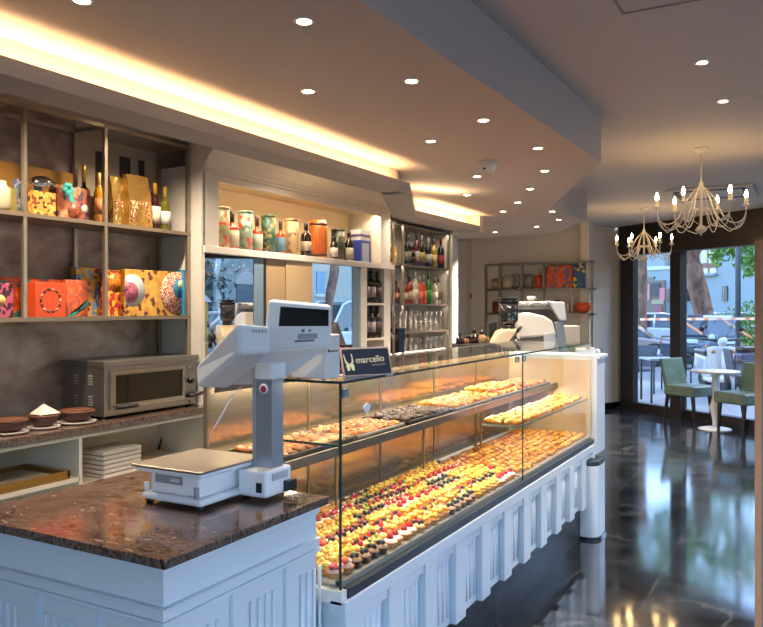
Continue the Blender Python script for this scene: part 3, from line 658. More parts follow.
# sign: dark slab in a clear stand reading marcello
sg = thing('name_sign', 'dark navy sign reading marcello in a slanted holder on the glass top', 'sign', (-1.42, 2.35, zb_))
s00, s10, s01, s11 = P(346, 378, d=2.62), P(391.5, 373, d=2.72), P(342, 349.5, d=2.66), P(387.5, 348, d=2.76)
base = zb_
sn = (s10-s00).cross(s01-s00).normalized()
if sn.dot(Vector((0, 0, EYE))-s00) < 0: sn = -sn
navy = mat('navy sign board', '1b2334', .35)
def slab(q, off0, off1): return MB().hexa([p+sn*off1 for p in q], [p+sn*off0 for p in q])
board = slab([s00, s10, s11, s01], -.004, 0).build('board', navy, sg)
e = .0035; ux = (s10-s00).normalized(); uy_ = (s01-s00).normalized()
hold = [s00-ux*.006-uy_*.012, s10+ux*.006-uy_*.012, s11+ux*.006+uy_*.008, s01-ux*.006+uy_*.008]
slab(hold, -.009, -.0045).build('holder', mat('holder pinkish grey', 'a89690', .3), sg)
fb_ = [Vector((p.x, p.y, base)) for p in (hold[0], hold[1])]; bb_ = [p-Vector((sn.x, sn.y, 0)).normalized()*.07 for p in fb_]
MB().hexa([fb_[0], fb_[1], fb_[1]+Vector((0, 0, .004)), fb_[0]+Vector((0, 0, .004))], [bb_[0], bb_[1], bb_[1]+Vector((0, 0, .004)), bb_[0]+Vector((0, 0, .004))]).build('stand_foot', mat('holder pinkish grey', 'a89690', .3), sg)
MB().hexa([hold[0]-sn*.009, hold[1]-sn*.009, hold[1]-sn*.006, hold[0]-sn*.006], [fb_[0]-sn*.009, fb_[1]-sn*.009, fb_[1]-sn*.004, fb_[0]-sn*.004]).build('stand_leg', mat('holder pinkish grey', 'a89690', .3), sg)
def text_mesh(s, name, m, org, ux, uy, w, parent, th=.0006, font_shear=0):
    cu = bpy.data.curves.new(name, 'FONT'); cu.body = s; cu.extrude = .02; cu.offset = .012
    o = bpy.data.objects.new(name, cu); C.objects.link(o); dg = bpy.context.evaluated_depsgraph_get(); dg.update()
    me = bpy.data.meshes.new_from_object(o.evaluated_get(dg)); bpy.data.objects.remove(o)
    xs = [v.co.x for v in me.vertices]; k = w/(max(xs)-min(xs)); x0 = min(xs); n = ux.cross(uy).normalized()
    vs = [org+ux*(v.co.x-x0)*k+uy*v.co.y*k+n*(v.co.z*k*.1+.0008) for v in me.vertices]
    mb = MB().add(vs, [tuple(p.vertices) for p in me.polygons]); return mb.build(name, m, parent)
W_ = (s10-s00).length; H_ = (s01-s00).length
cream_t = mat('sign lettering', 'b9b49a', .5)
uyp = (uy_-ux*uy_.dot(ux)).normalized()
text_mesh('marcello', 'lettering', cream_t, s00+ux*W_*.30+uyp*H_*.46, ux, uyp, W_*.62, board)
# small second line: too small to read in the photo, a row of short marks
mb = MB()
for k in range(11):
    a = s00+ux*W_*(.62+.028*k)+uyp*H_*.32; mb.hexa([a+sn*.001, a+ux*W_*.018+sn*.001, a+ux*W_*.018+uyp*H_*.05+sn*.001, a+uyp*H_*.05+sn*.001], [a, a+ux*W_*.018, a+ux*W_*.018+uyp*H_*.05, a+uyp*H_*.05])
mb.build('small_line', mat('dim lettering', '77746a', .5), board)
# emblem: two facing curved wings
mb = MB()
for s in (-1, 1):
    c = s00+ux*W_*.15+uyp*H_*.44
    for pts in ([(0.0, -.02), (.028, -.12), (.085, -.13), (.10, -.02), (.05, .04), (.01, .02)], [(.05, .04), (.10, .02), (.105, .20), (.085, .22), (.08, .12)]):
        q = [c+ux*(s*a*W_*.85)+uyp*b*H_*1.7 for a, b in pts]; n0 = len(mb.v); mb.v += [p+sn*.0012 for p in q]; mb.f.append(list(range(n0, n0+len(q)))); mb.m.append(0); mb.s.append(False)
em = mb.build('emblem', mat('emblem cream', 'c4c29c', .5), board); sol = em.modifiers.new('t', 'SOLIDIFY'); sol.thickness = .001
# dark till screen behind the scale
pt = P(338, 345, d=3.1)
ts = thing('till_screen', 'black till screen tilted behind the white printer, red edge on it', 'screen', (pt.x, pt.y, ZT+.008))
q = [P(327, 346, d=3.1), P(347, 346, d=3.12), P(338, 322, d=3.25), P(327, 321, d=3.22)]
MB().hexa(q, [p+Vector((-.03, .02, -.005)) for p in q]).build('screen', mat('till black', '141014', .2), ts, bevel=.003)
q2 = [P(339, 347, d=3.09), P(348, 347, d=3.1), P(351, 351, d=3.05), P(338, 350, d=3.05)]
MB().hexa(q2, [p+Vector((-.03, .02, -.01)) for p in q2]).build('red_edge', mat('till red', '7c1c18', .4), ts)
MB().box(pt.x-.03, pt.y, ZT+.008, pt.x+.03, pt.y+.06, pt.z).build('stand', black, ts)
# ================================================================ LEFT SHELVING AND WORK COUNTER
XS = -3.6; XB = -3.86
zt_, zm_, zl_ = 2.625, 2.052, 1.500
posts = [1.45, 2.03, 2.597, 3.127, 3.81]
sh = thing('wall_shelving', 'champagne metal shelf frame with two shelves on the bronze wallpaper above the oven', 'shelving', (-3.73, 2.6, .91))
r_ = .011
for y in posts:
    full = y == posts[-1]
    MB().box(XS-r_, y-r_, .91 if full else zl_, XS+r_, y+r_, zt_).build('front_post', champ, sh)
    MB().box(XB-r_, y-r_, .91 if full else zl_, XB+r_, y+r_, zt_).build('rear_post', champ, sh)
    MB().box(XB, y-r_, zt_-2*r_, XS, y+r_, zt_).build('cross_bar', champ, sh)
for z in (zt_,):
    MB().box(XS-r_, posts[0], z-2*r_, XS+r_, posts[-1], z).build('front_rail', champ, sh); MB().box(XB-r_, posts[0], z-2*r_, XB+r_, posts[-1], z).build('rear_rail', champ, sh)
shelf_m = mat('shelf board champagne', '8a7a68', .4, .6)
for z in (zm_, zl_): MB().box(XB-r_, posts[0], z-.022, XS+r_+.002, posts[-1]+r_, z).build('shelf', shelf_m, sh)
# pale panel with dark slots on the wall
pn = thing('slotted_wall_panel', 'pale wall panel with three dark vertical slots behind the upper shelf bottles', 'wall panel', (XW+.02, 3.4, 2.06))
xa = XW+.012
ya, yb = P(74, 0, x=xa).y, P(156, 0, x=xa).y
MB().box(xa, ya, zm_, xa+.012, yb, 2.69).build('panel', mat('pale panel', 'a8997f', .6), pn)
for (u0, u1) in ((94, 102), (118, 129), (137, 143)): MB().box(xa+.012, P(u0, 0, x=xa).y, zm_+.02, xa+.014, P(u1, 0, x=xa).y, 2.53).build('slot', mat('dark slot', '2f2620', .6), pn)
# gold translucent board behind the gift items
a_, b_ = P(-8, 0, x=XW+.06).y, P(73, 0, x=XW+.06).y
tag(MB().box(XW+.05, a_, zm_, XW+.06, b_, zm_+.30).build('gold_backing_board', mat('amber board', 'b0813f', .3, .3)), 'amber gold board leaning at the back of the upper shelf behind the gifts', 'board')
# back work counter
wc = thing('back_work_counter', 'long cream back counter with dark stone top under the wall shelving', 'counter', (-3.66, 2.3, 0))
xf_, ye = -3.42, P(212, 410, x=-3.42).y
MB().box(XW, -2.4, .868, xf_, ye, .908).build('worktop', darkgran, wc, bevel=.003)
cream = mat('cream cabinet', 'cfc6b2', .5)
mb = MB().box(XW, -2.4, .845, xf_-.015, ye-.01, .868).box(XW, -2.4, 0, XW+.02, ye-.01, .845).box(XW+.02, -2.4, .08, xf_-.02, ye-.01, .10).box(XW+.02, -2.4, 0, xf_-.05, ye-.01, .08)
mb.build('carcass', cream, wc)
MB().box(XW+.02, -2.4, .615, xf_-.015, P(82, 0, x=xf_).y, .637).build('inner_shelf', mat('cream shelf', 'ddd3c2', .45), wc)
MB().box(XW+.02, P(82, 0, x=xf_).y, .565, xf_-.015, ye-.03, .585).build('inner_shelf', mat('cream shelf', 'ddd3c2', .45), wc)
for u in (-60, 82.5): y = P(u, 0, x=xf_).y; MB().box(XW+.02, y-.011, .1, xf_-.015, y+.011, .845).build('divider', mat('cream shelf', 'ddd3c2', .45), wc)
MB().box(XW+.02, ye-.032, .1, xf_-.015, ye-.01, .845).build('end_panel', cream, wc)
yc = P(167, 0, x=-3.8).y
tag(MB().tube([(-3.84, yc-.02, .84), (-3.84, yc, .78), (-3.84, yc+.005, .70), (-3.845, yc-.03, .60), (-3.85, yc-.03, .5), (-3.85, yc, .4)], .006, 8).build('power_cable', black), 'black power cable hanging inside the cream back counter', 'cable')
# tray with printed paper on the left inner shelf
tp = thing('paper_lined_tray', 'golden edged tray lined with printed paper on the lower left shelf', 'tray', (-3.6, 2.2, .637))
y0, y1 = P(-12, 0, x=-3.5).y, P(64, 0, x=-3.5).y
mb = MB().box(-3.83, y0, .637, -3.45, y1, .645)
mb.build('base', mat('tray gold', '9c7434', .35, .4), tp)
mb = MB()
for b in ((-3.83, y0, -3.45, y0+.02), (-3.83, y1-.02, -3.45, y1), (-3.83, y0, -3.81, y1), (-3.47, y0, -3.45, y1)): mb.box(b[0], b[1], .645, b[2], b[3], .68)
mb.build('rim', mat('tray gold', '9c7434', .35, .4), tp, bevel=.004)
pp = MB().box(-3.79, y0+.05, .646, -3.49, y1-.05, .662).build('paper', mat('printed paper', 'b9ad98', .7), tp)
mb = MB()
for k in range(4): mb.box(-3.74+.05*k, y0+.10+.02*k, .662, -3.725+.05*k, y1-.14, .6625)
mb.build('print_stripe', mat('paper print', '7d6f60', .7), pp)
# stack of plates under the counter
yq = P(112, 0, x=-3.55).y
for k in range(6):
    o = MB().box(-3.68, yq-.14, .586+.026*k, -3.46, yq+.14, .586+.026*k+.022).build('white_plate', mat('stacked white', 'cfc7bc', .45), None, bevel=.004)
    tag(o, 'white square dish in the stack under the work counter, %s from the bottom' % ORD[k], 'dish', 'stacked white dishes')
# rimmed brown bowls with napkins on the worktop
bowl_m = ramp_mat('dark brown wicker', [(.3, '1e1210'), (.6, '4b2a20'), (.8, '6c3f2c')], 'wave', 40, .5, bump=.5)
def basket(u0, u1, v, nm, nap, big=1.):
    a, b = P(u0, v, z=.91), P(u1, v, z=.91)
    x = -3.56; ya, yb = P(u0, 0, x=x).y, P(u1, 0, x=x).y; c = (ya+yb)/2; hw = (yb-ya)/2*.92; d = .09
    t = thing('snack_basket', nm, 'basket', (x, c, .908), 'dark snack baskets on white plates')
    MB().lathe([(hw*.7, 0), (hw*1.0, .008), (hw*1.02, .014), (hw*.9, .012)], x, c, .908, 20, sq=1).build('plate', mat('plate white', 'cbc6bd', .3), t)
    mb = MB().lathe([(hw*.55, .922), (hw*.66, .93), (hw*.92, .972), (hw*.86, .972), (hw*.6, .935), (.0001, .93)], x, c, 0, 20)
    mb.build('bowl', bowl_m, t)
    mb = MB().lathe([(hw*.86, .970), (hw*.95, .970), (hw*.97, .980), (hw*.9, .984), (hw*.84, .978)], x, c, 0, 20); mb.build('rim', mat('wood rim brown', '5b3421', .4), t)
    for k in range(4): MB().box(x-.03+.02*k, c-hw*.5, .938+.004*k, x-.012+.02*k, c+hw*.5, .975+.004*k).build('sachet', mat('sachet brown', '6e4a36', .5), t, bevel=.003)
    if nap:
        mb = MB().add([(x-.05, c-.05, .988), (x+.05, c-.06, .988), (x+.06, c+.06, .988), (x-.06, c+.05, .988), (x, c, 1.04)], [(0, 1, 4), (1, 2, 4), (2, 3, 4), (3, 0, 4), (3, 2, 1, 0)]); mb.build('napkin', mat('napkin', 'bdb5ac', .7), t)
basket(-8, 27, 430, 'dark wicker snack basket, leftmost of three on the work counter', False)
basket(29, 58, 430, 'dark wicker snack basket with white napkin peak, middle of three on the work counter', True)
basket(60, 93, 430, 'dark wicker snack basket next to the steel oven', False)
# ---- pizza oven
ox0, oy0, oy1 = -3.86, P(104, 0, x=-3.52).y, P(196, 0, x=-3.52).y; ox1 = -3.52; oz0, oz1 = .925, 1.243
ov = thing('pizza_oven', 'stainless steel countertop oven with glass door and black knobs on the back counter', 'oven', ((ox0+ox1)/2, (oy0+oy1)/2, .908))
MB().box(ox0, oy0, oz0, ox1-.01, oy1, oz1-.03).build('housing', steel, ov)
MB().box(ox0-.01, oy0-.012, oz1-.034, ox1+.012, oy1+.012, oz1).build('lid', steel, ov, bevel=.004)
MB().box(ox1-.01, oy0, oz0, ox1, oy1, oz1-.034).build('front_panel', steel, ov)
dy0, dy1 = oy0+.035, oy0+(oy1-oy0)*.84
df = MB().box(ox1, dy0, oz0+.035, ox1+.018, dy1, oz0+.065).box(ox1, dy0, oz1-.085, ox1+.018, dy1, oz1-.06).box(ox1, dy0, oz0+.065, ox1+.018, dy0+.035, oz1-.085).box(ox1, dy1-.02, oz0+.065, ox1+.018, dy1, oz1-.085)
door = df.build('door', mat('door steel', 'b3aca3', .22, .95), ov, bevel=.002)
MB().box(ox1+.004, dy0+.035, oz0+.065, ox1+.010, dy1-.02, oz1-.085).build('door_glass', mat('oven dark glass', '0e0d0d', .05, 0, coat=.6), door)
MB().tube([(ox1+.018, dy0+.05, oz0+.045), (ox1+.055, dy0+.05, oz0+.05), (ox1+.055, dy0+.16, oz0+.05), (ox1+.018, dy0+.16, oz0+.045)], .012, 8).build('handle', black, door)
mb = MB(); ky = oy0+(oy1-oy0)*.92
for z in (oz0+.155, ): MB().lathe([(.022, 0), (.022, .006), (.018, .028), (.0001, .028)], 0, 0, 0, 16).xf(Matrix.Translation((ox1, ky, z)) @ Matrix.Rotation(pi/2, 4, 'Y')).build('knob', black, ov)
MB().tube([(ox1, ky-.02, oz0+.055), (ox1+.04, ky-.02, oz0+.06), (ox1+.045, ky+.10, oz0+.07)], .012, 8).build('side_handle', black, ov)
mb = MB()
for dy in (-.018, .018): mb.rod((ox1, ky+dy, oz1-.10), (ox1+.02, ky+dy, oz1-.07), .004)
mb.build('toggle_switch', chrome, ov)
MB().rod((ox1, ky+.0, oz0+.02), (ox1+.01, ky, oz0+.02), .008).build('indicator', mat('indicator red', '8a3b2a', .3), ov)
for xx in (ox0+.09, ox0+.21):
    for zz in (oz0+.06, oz0+.18):
        mb = MB()
        for k in range(4): mb.box(xx, oy0-.002, zz+.016*k, xx+.035, oy0+.001, zz+.016*k+.006)
        mb.build('vent_slot', mat('vent light', 'cdc7bf', .4, .5), ov)
for (x, y) in ((ox0+.03, oy0+.03), (ox1-.04, oy0+.03), (ox0+.03, oy1-.03), (ox1-.04, oy1-.03)): MB().cyl(x, y, .908, oz0, .015, 10).build('foot', black, ov)

# ---- helpers for goods
def bottle(name, label, loc, h, r, gcol, cap='2a2018', lab='cdbfa0', kind='wine', cat='bottle', group=None, metal_cap=0., lo=.18, hi=.5, glassy=.12):
    t = thing(name, label, cat, loc, group, world=False); m = mat('bottle '+gcol, gcol, glassy, coat=.3)
    if kind == 'wine': prof = [(r*.9, 0), (r, h*.02), (r, h*.58), (r*.85, h*.66), (r*.42, h*.74), (r*.36, h*.80)]; nk = h*.80
    elif kind == 'spirit': prof = [(r*.95, 0), (r, h*.02), (r, h*.60), (r*.8, h*.68), (r*.38, h*.73), (r*.34, h*.86)]; nk = h*.86
    elif kind == 'squat': prof = [(r*.95, 0), (r, h*.02), (r, h*.52), (r*.75, h*.60), (r*.32, h*.64), (r*.3, h*.78)]; nk = h*.78
    else: prof = [(r*.8, 0), (r*.9, h*.1), (r, h*.4), (r*.7, h*.6), (r*.36, h*.7), (r*.34, h*.86)]; nk = h*.86
    MB().lathe(prof, 0, 0, 0, 14).build('glass_body', m, t)
    MB().lathe([(prof[-1][0]*1.12, nk-h*.07), (prof[-1][0]*1.15, h*.99), (prof[-1][0]*.9, h), (.0001, h)], 0, 0, 0, 12).build('cap', mat('cap '+cap, cap, .35, metal_cap), t)
    if lab: MB().lathe([(r*1.015, h*lo), (r*1.015, h*hi)], 0, 0, 0, 14).build('paper_label', mat('label '+lab, lab, .7), t)
    return t
def dotted(base, cols, scale=14, rough=.45):
    n = 'pattern '+base+''.join(cols)+str(scale)
    if n in MATS: return MATS[n]
    st = [(0, base), (.45, base)]
    for i, c in enumerate(cols): st.append((.5+.5*i/len(cols), c))
    st.append((.99, cols[-1])); return ramp_mat(n, st, 'voronoi', scale*2.6, rough, distort=0)
def gift_box(label, u0, u1, v0, z, m, x=-3.66, dep=.06, group=None, discs=(), name='gift_box', rz=0., v=None):
    """upright carton whose front face spans columns u0..u1 and rises to row v0"""
    ya, yb = P(u0, 0, x=x).y, P(u1, 0, x=x).y; h = P((u0+u1)/2, v0, x=x).z-z
    t = thing(name, label, 'box', (x-dep/2, (ya+yb)/2, z), group)
    bx_ = MB().box(x-dep, ya, z, x, yb, z+h).build('carton', m, t, bevel=.002)
    W = yb-ya
    for (fy, fz, r, c) in discs:
        e = MB().lathe([(r*W*.55 if isinstance(c, tuple) else .0001, 0), (r*W, 0), (r*W, .0012), (r*W*.55 if isinstance(c, tuple) else .0001, .0012)], 0, 0, 0, 22)
        # keep the disc inside the carton face
        e.xf(Matrix.Translation((x+.0002+.0009*len(bx_.children), ya+fy*W, z+fz*h)) @ Matrix.Rotation(pi/2, 4, 'Y'))
        for p in e.v: p.y = min(max(p.y, ya+.001), yb-.001); p.z = min(max(p.z, z+.001), z+h-.001)
        cc = c[0] if isinstance(c, tuple) else c
        e.build('printed_disc', dotted(cc[:6], [cc[7:]], 60) if '+' in cc else mat('print '+cc, cc, .5), bx_)
    return t
# ---- lower shelf: patterned gift boxes
gl = 'gift boxes on the lower wall shelf'
gift_box('pink box with dark dots and cream centre at the far left of the lower shelf', -8, 13.5, 283, zl_, dotted('b0506a', ['2d1a28', '3f1f30'], 26), group=gl, discs=[(.38, .5, .24, 'd9b86a')])
gift_box('orange box standing behind the pink dotted box on the lower shelf', -4, 21, 277, zl_, dotted('c4571a', ['2f7a66', 'a53a14'], 9), x=-3.76, group=gl)
gift_box('wide orange box behind the ring patterned box on the lower shelf', 27.5, 66, 279, zl_, dotted('c9541c', ['d8612a', '8d2f16', '2f8274'], 12), x=-3.74, group=gl)
b_ = gift_box('orange box with a ring of dark blossoms at the front of the lower shelf', 35, 66, 282.5, zl_, mat('bright orange card', 'c8481a', .5), group=gl, x=-3.64, dep=.09)
W0, W1 = P(35, 0, x=-3.64).y, P(66, 0, x=-3.64).y; hh = P(50, 282.5, x=-3.64).z-zl_; cyy, czz = (W0+W1)/2, zl_+hh*.48
rr = random.Random(3)
for k in range(14):
    a = 2*pi*k/14; e = MB().lathe([(.0001, 0), (.011, 0), (.011, .0012), (.0001, .0012)], 0, 0, 0, 10, sq=.7); e.xf(Matrix.Translation((-3.6398, cyy+.062*cos(a), czz+.062*sin(a))) @ Matrix.Rotation(a, 4, 'X') @ Matrix.Rotation(pi/2, 4, 'Y')); e.build('printed_blossom', mat('blossom dark' if k % 3 else 'blossom pink', '46251f' if k % 3 else 'd98a72', .5), b_)
b_ = gift_box('salmon orange box crossed by a teal stripe on the lower shelf', 66.3, 88, 280, zl_, dotted('c45c33', ['b5502c', 'c9704a', '9a4a50'], 20), x=-3.70, group=gl)
ya, yb = P(66.3, 0, x=-3.70).y, P(88, 0, x=-3.70).y
MB().hexa([(-3.6985, ya, zl_+.002), (-3.6985, ya+.05, zl_+.002), (-3.6985, yb, zl_+.10), (-3.6985, yb, zl_+.065)], [(-3.7, ya, zl_+.002), (-3.7, ya+.05, zl_+.002), (-3.7, yb, zl_+.10), (-3.7, yb, zl_+.065)]).build('teal_stripe', mat('teal print', '2f8f86', .5), b_)
gift_box('tall yellow box with blue and dark blossoms behind the second front post', 76, 107, 268, zl_, dotted('d0a040', ['c58a30', '7a2f20', '5a7fa8'], 16), x=-3.78, dep=.05, group=gl, discs=[(.9, .45, .34, '8a9ab8+33304a'), (.95, .3, .22, 'b5482c+e0c080')])
gift_box('red box with orange and brown blossoms right of the second front post', 107.5, 124.5, 270, zl_, dotted('b3231c', ['d37a1c', 'e3b23a', '7c1512'], 18), x=-3.70, group=gl, discs=[(.5, .72, .45, 'd98c1e+a84a14')])
gift_box('large yellow box with pink blossom and red circle at the right of the lower shelf', 125, 183.5, 270.5, zl_, dotted('cf9f45', ['d8ab52', 'c9903c', '6a3527'], 14), x=-3.66, group=gl, discs=[(.12, .55, .20, '9bb6bc+c7b9a0'), (.08, .5, .13, 'b85a78+5a2a40'), (.86, .52, .28, 'a32430+e2c9a8'), (.93, .62, .13, '3b8fa8+2a6a90'), (.95, .72, .06, 'e8dba0')])
pz_ = P(190, 290, x=-3.66)
gift_box('blue box with red base peeking past the right shelf post', 184, 190.5, 270, zl_, mat('sky blue card', '2f8cc0', .5), x=-3.64, dep=.05, group=gl, discs=[])
# ---- upper shelf goods
gu = 'goods on the upper wall shelf'
def yat(u, x=-3.7): return P(u, 0, x=x).y
def zat(v, u, x=-3.7): return P(u, v, x=x).z
tag(MB().lathe([(.045, 0), (.055, .02), (.055, .12), (.035, .14), (.035, .16), (.0001, .16)], -3.68, yat(-3), zm_, 16).build('glass_jar', mat('clear jar', 'b5ab8c', .1, trans=.3)), 'glass jar cut by the left photo edge on the upper shelf', 'jar', gu)
gift_box('olive green box at the left of the upper shelf', 3, 19, 187.5, zm_, mat('olive card', '7a6d35', .5), x=-3.72, group=gu)
gift_box('narrow blue box beside the olive one behind the first post', 19.5, 25.5, 179, zm_, dotted('5a6f96', ['a9aebf', '2f3a60'], 20), x=-3.70, group=gu)
t = thing('gift_tin_with_balloon', 'silver heart shaped tin standing on a small figured box on the upper shelf', 'tin', (-3.68, yat(40), zm_), gu)
yy, z0 = yat(38), zm_; hb_ = zat(192, 38)-zm_
MB().box(-3.74, yat(28), zm_, -3.66, yat(51), zm_+hb_).build('figured_box', dotted('c98a3c', ['7c3a1c', 'd8a94e', '3c2416'], 24), t, bevel=.002)
ztin = zat(182, 39)
e = MB().lathe([(.0001, -.028), (.03, -.02), (.05, 0), (.03, .02), (.0001, .028)], 0, 0, 0, 18, sq=1.5); e.xf(Matrix.Translation((-3.68, yat(39), ztin)) @ Matrix.Rotation(radians(35), 4, 'Y') @ Matrix.Rotation(.2, 4, 'X')); e.build('silver_tin', chrome, t)
MB().cyl(-3.69, yat(37), zm_+hb_, ztin-.02, .022, 12).build('blue_base', mat('satin blue', '3f6d9c', .3), t)
b_ = gift_box('brown patterned box with a teal ribbon bow on the upper shelf', 58, 90.5, 187, zm_, dotted('8c4a30', ['a5603c', '4a3a4c', 'b98a62'], 16), x=-3.68, dep=.08, group=gu, discs=[(.82, .38, .11, 'd8cdb8'), (.5, .3, .22, 'a8502e+5a2a24')])
mb = MB(); bc = Vector((-3.66, yat(62), zat(190, 62)))
for a in (0, 1.1, 2.2, 3.3, 4.5, 5.5): mb.ball(bc.x+.01, bc.y+.022*cos(a), bc.z+.022*sin(a), .018, 8, 6, sx=.7)
mb.hexa([bc+Vector((.02, -.01, 0)), bc+Vector((.02, .02, 0)), bc+Vector((.02, .04, -.07)), bc+Vector((.02, .01, -.07))], [bc+Vector((.015, -.01, 0)), bc+Vector((.015, .02, 0)), bc+Vector((.015, .04, -.07)), bc+Vector((.015, .01, -.07))])
mb.build('ribbon_bow', mat('teal ribbon', '3fa59a', .3), b_)
tag(MB().box(-3.77, yat(48), zm_, -3.75, yat(58), zm_+.06).build('small_orange_carton', mat('orange small card', 'b85a20', .5)), 'small orange carton left of the bow box on the upper shelf', 'box', gu)
def ub(name, label, u, vt, r, *a, **k):
    x = k.pop('x', -3.70); y = yat(u, x); return bottle(name, label, (x, y, zm_), zat(vt, u, x)-zm_, r, *a, **k)
ub('liqueur_bottle', 'dark bottle with tall gold cap behind the bow box', 84, 165, .034, '2a1a16', 'c39a3a', None, kind='squat', x=-3.80, group=gu, metal_cap=.7)
ub('liqueur_bottle', 'tall slim amber bottle beside the second front post', 99, 173, .03, '9c6417', 'b98c3c', '8a5418', kind='wine', group=gu)
def gold_bag(u0, u1, v0, label, x=-3.68):
    y0, y1 = yat(u0, x), yat(u1, x); h = zat(v0, (u0+u1)/2, x)-zm_; t = thing('gold_foil_bag', label, 'bag', (x, (y0+y1)/2, zm_), gu)
    mb = MB(); n = 6
    for k in range(n+1):
        f = k/n; w = (1-.12*f)*(y1-y0)/2*(1+.03*(-1)**k); d = .045*(1-.75*f**1.5)+.004; c = (y0+y1)/2+.01*sin(3*f); o = len(mb.v)
        mb.v += [Vector((x-d, c-w, zm_+h*f)), Vector((x+d, c-w, zm_+h*f)), Vector((x+d*1.2, c, zm_+h*f+.004)), Vector((x+d, c+w, zm_+h*f)), Vector((x-d, c+w, zm_+h*f))]
        if k:
            for q in range(5): q2 = (q+1) % 5; mb.f.append([o-5+q, o-5+q2, o+q2, o+q]); mb.m.append(0); mb.s.append(False)
    mb.f.append([n*5+q for q in range(5)]); mb.m.append(0); mb.s.append(False); mb.f.append([4, 3, 2, 1, 0]); mb.m.append(0); mb.s.append(False)
    mb.build('foil', mat('gold foil', 'd8b268', .22, .95, bump=.7, nscale=25), t)
    yw_, zw = (y0+y1)/2, zm_
    MB().hexa([(x+.052, y0+.02, zw+.03), (x+.052, y1-.02, zw+.03), (x+.046, y1-.025, zw+h*.5), (x+.046, y0+.025, zw+h*.5)], [(x+.03, y0+.02, zw+.03), (x+.03, y1-.02, zw+.03), (x+.03, y1-.025, zw+h*.5), (x+.03, y0+.025, zw+h*.5)]).build('picture_window', dotted('6a3d22', ['b07a44', 'd8b88a', '3a1f14'], 45), t)
gold_bag(107, 121, 177, 'shiny gold foil bag right beside the second front post', -3.72)
gold_bag(123, 147, 176, 'larger crumpled gold foil bag of sweets on the upper shelf')
tag(MB().box(-3.78, yat(146.5, -3.74), zm_, -3.72, yat(152, -3.74), zat(191, 149)).build('black_carton', mat('black card', '1a1718', .4)), 'narrow black carton between gold bag and red wine', 'box', gu)
ub('wine_bottle', 'red wine bottle with amber capsule on the upper shelf', 155, 183, .036, '2b0e10', 'b07a2a', 'c9b89c', group=gu, lo=.14, hi=.5)
ub('wine_bottle', 'white wine bottle with yellow capsule at the right end of the upper shelf', 165, 187, .036, '5c5a1c', 'b59a30', 'cfc9c0', group=gu, lo=.16, hi=.45)

# ================================================================ BAR-BACK CABINET
XC = -3.5; ky0, ky1 = P(203.5, 0, x=XC).y, 6.45
nz0, nz1 = 1.966, 2.411; ny0, ny1 = P(219, 0, x=XC).y, P(381, 0, x=XC).y
cb = thing('bar_back_cabinet', 'white bar-back cabinet with crown moulding and lit bottle niche', 'cabinet', (-3.7, 5.2, 0))
cwm = mat('cabinet warm white', 'cfc8bd', .4)
MB().box(XW, ky0-.02, 0, XC, ky0+.012, 2.5).build('side_panel', cwm, cb)
MB().box(XC-.03, ky0, nz0, XC, ny0, 2.5).box(XC-.03, ny1, nz0, XC, ky1, 2.5).box(XC-.03, ny0, nz1, XC, ny1, 2.5).build('face_frame', cwm, cb)
MB().box(XW+.02, ky0+.012, nz0, XW+.04, ky1, 2.5).build('niche_back', mat('niche cream', 'd3bf9e', .6), cb)
for q in (ny0-.02, ny1): MB().box(XW+.04, q, nz0, XC-.03, q+.02, 2.45).build('niche_side', cwm, cb)
MB().box(XW+.04, ny0, nz1+.035, XC-.03, ny1, nz1+.05).build('niche_top', mat('niche cream', 'd3bf9e', .6), cb)
MB().box(XW, ky0, 1.918, XC+.015, ky1+.05, nz0).build('niche_shelf', cwm, cb, bevel=.003)
mb = MB()
prof = [(XC, 2.455), (XC+.02, 2.46), (XC+.02, 2.475), (XC+.035, 2.48), (XC+.035, 2.50), (XC+.05, 2.51), (XC+.07, 2.55), (XC+.12, 2.60), (XC+.15, 2.615), (XC+.15, 2.645), (XC-.1, 2.645), (XC-.1, 2.455)]
mb.prism(prof, ky0-.03, ky1+.06, axis='y'); mb.build('crown_moulding', cwm, cb)
MB().box(XC-.048, ny0+.01, nz1+.02, XC-.038, ny1-.01, nz1+.028).build('light_strip', mat('niche led', 'ffdc9e', .5, emit=5, ecol='ffd9a0'), cb)
light('AREA', 'niche_lamp', (XC-.06, (ny0+ny1)/2, nz1+.015), 16, (1, .80, .52), .03, ny1-ny0-.05, (0, radians(-20), 0))
# right column with cubbies for bottles
cy0, cy1 = P(367, 0, x=XC).y, P(384, 0, x=XC).y
MB().box(XC-.03, P(361, 0, x=XC).y, 0, XC, cy0, 1.918).box(XC-.03, cy1, 0, XC, ky1, 1.918).build('stile', cwm, cb)
zc1, zc2 = P(375, 303, x=XC).z, P(375, 338, x=XC).z
MB().box(XW, cy0-.02, 0, XC-.03, cy0, 1.918).box(XW, cy1, 0, XC-.03, cy1+.02, 1.918).build('cubby_side', cwm, cb)
for z in (zc1, zc2, 1.0): MB().box(XW, cy0, z-.02, XC, cy1, z).build('cubby_shelf', cwm, cb)
MB().box(XW+.002, cy0, .95, XW+.01, cy1, 1.918).build('cubby_back', mat('cubby dark', '3a3029', .6), cb)
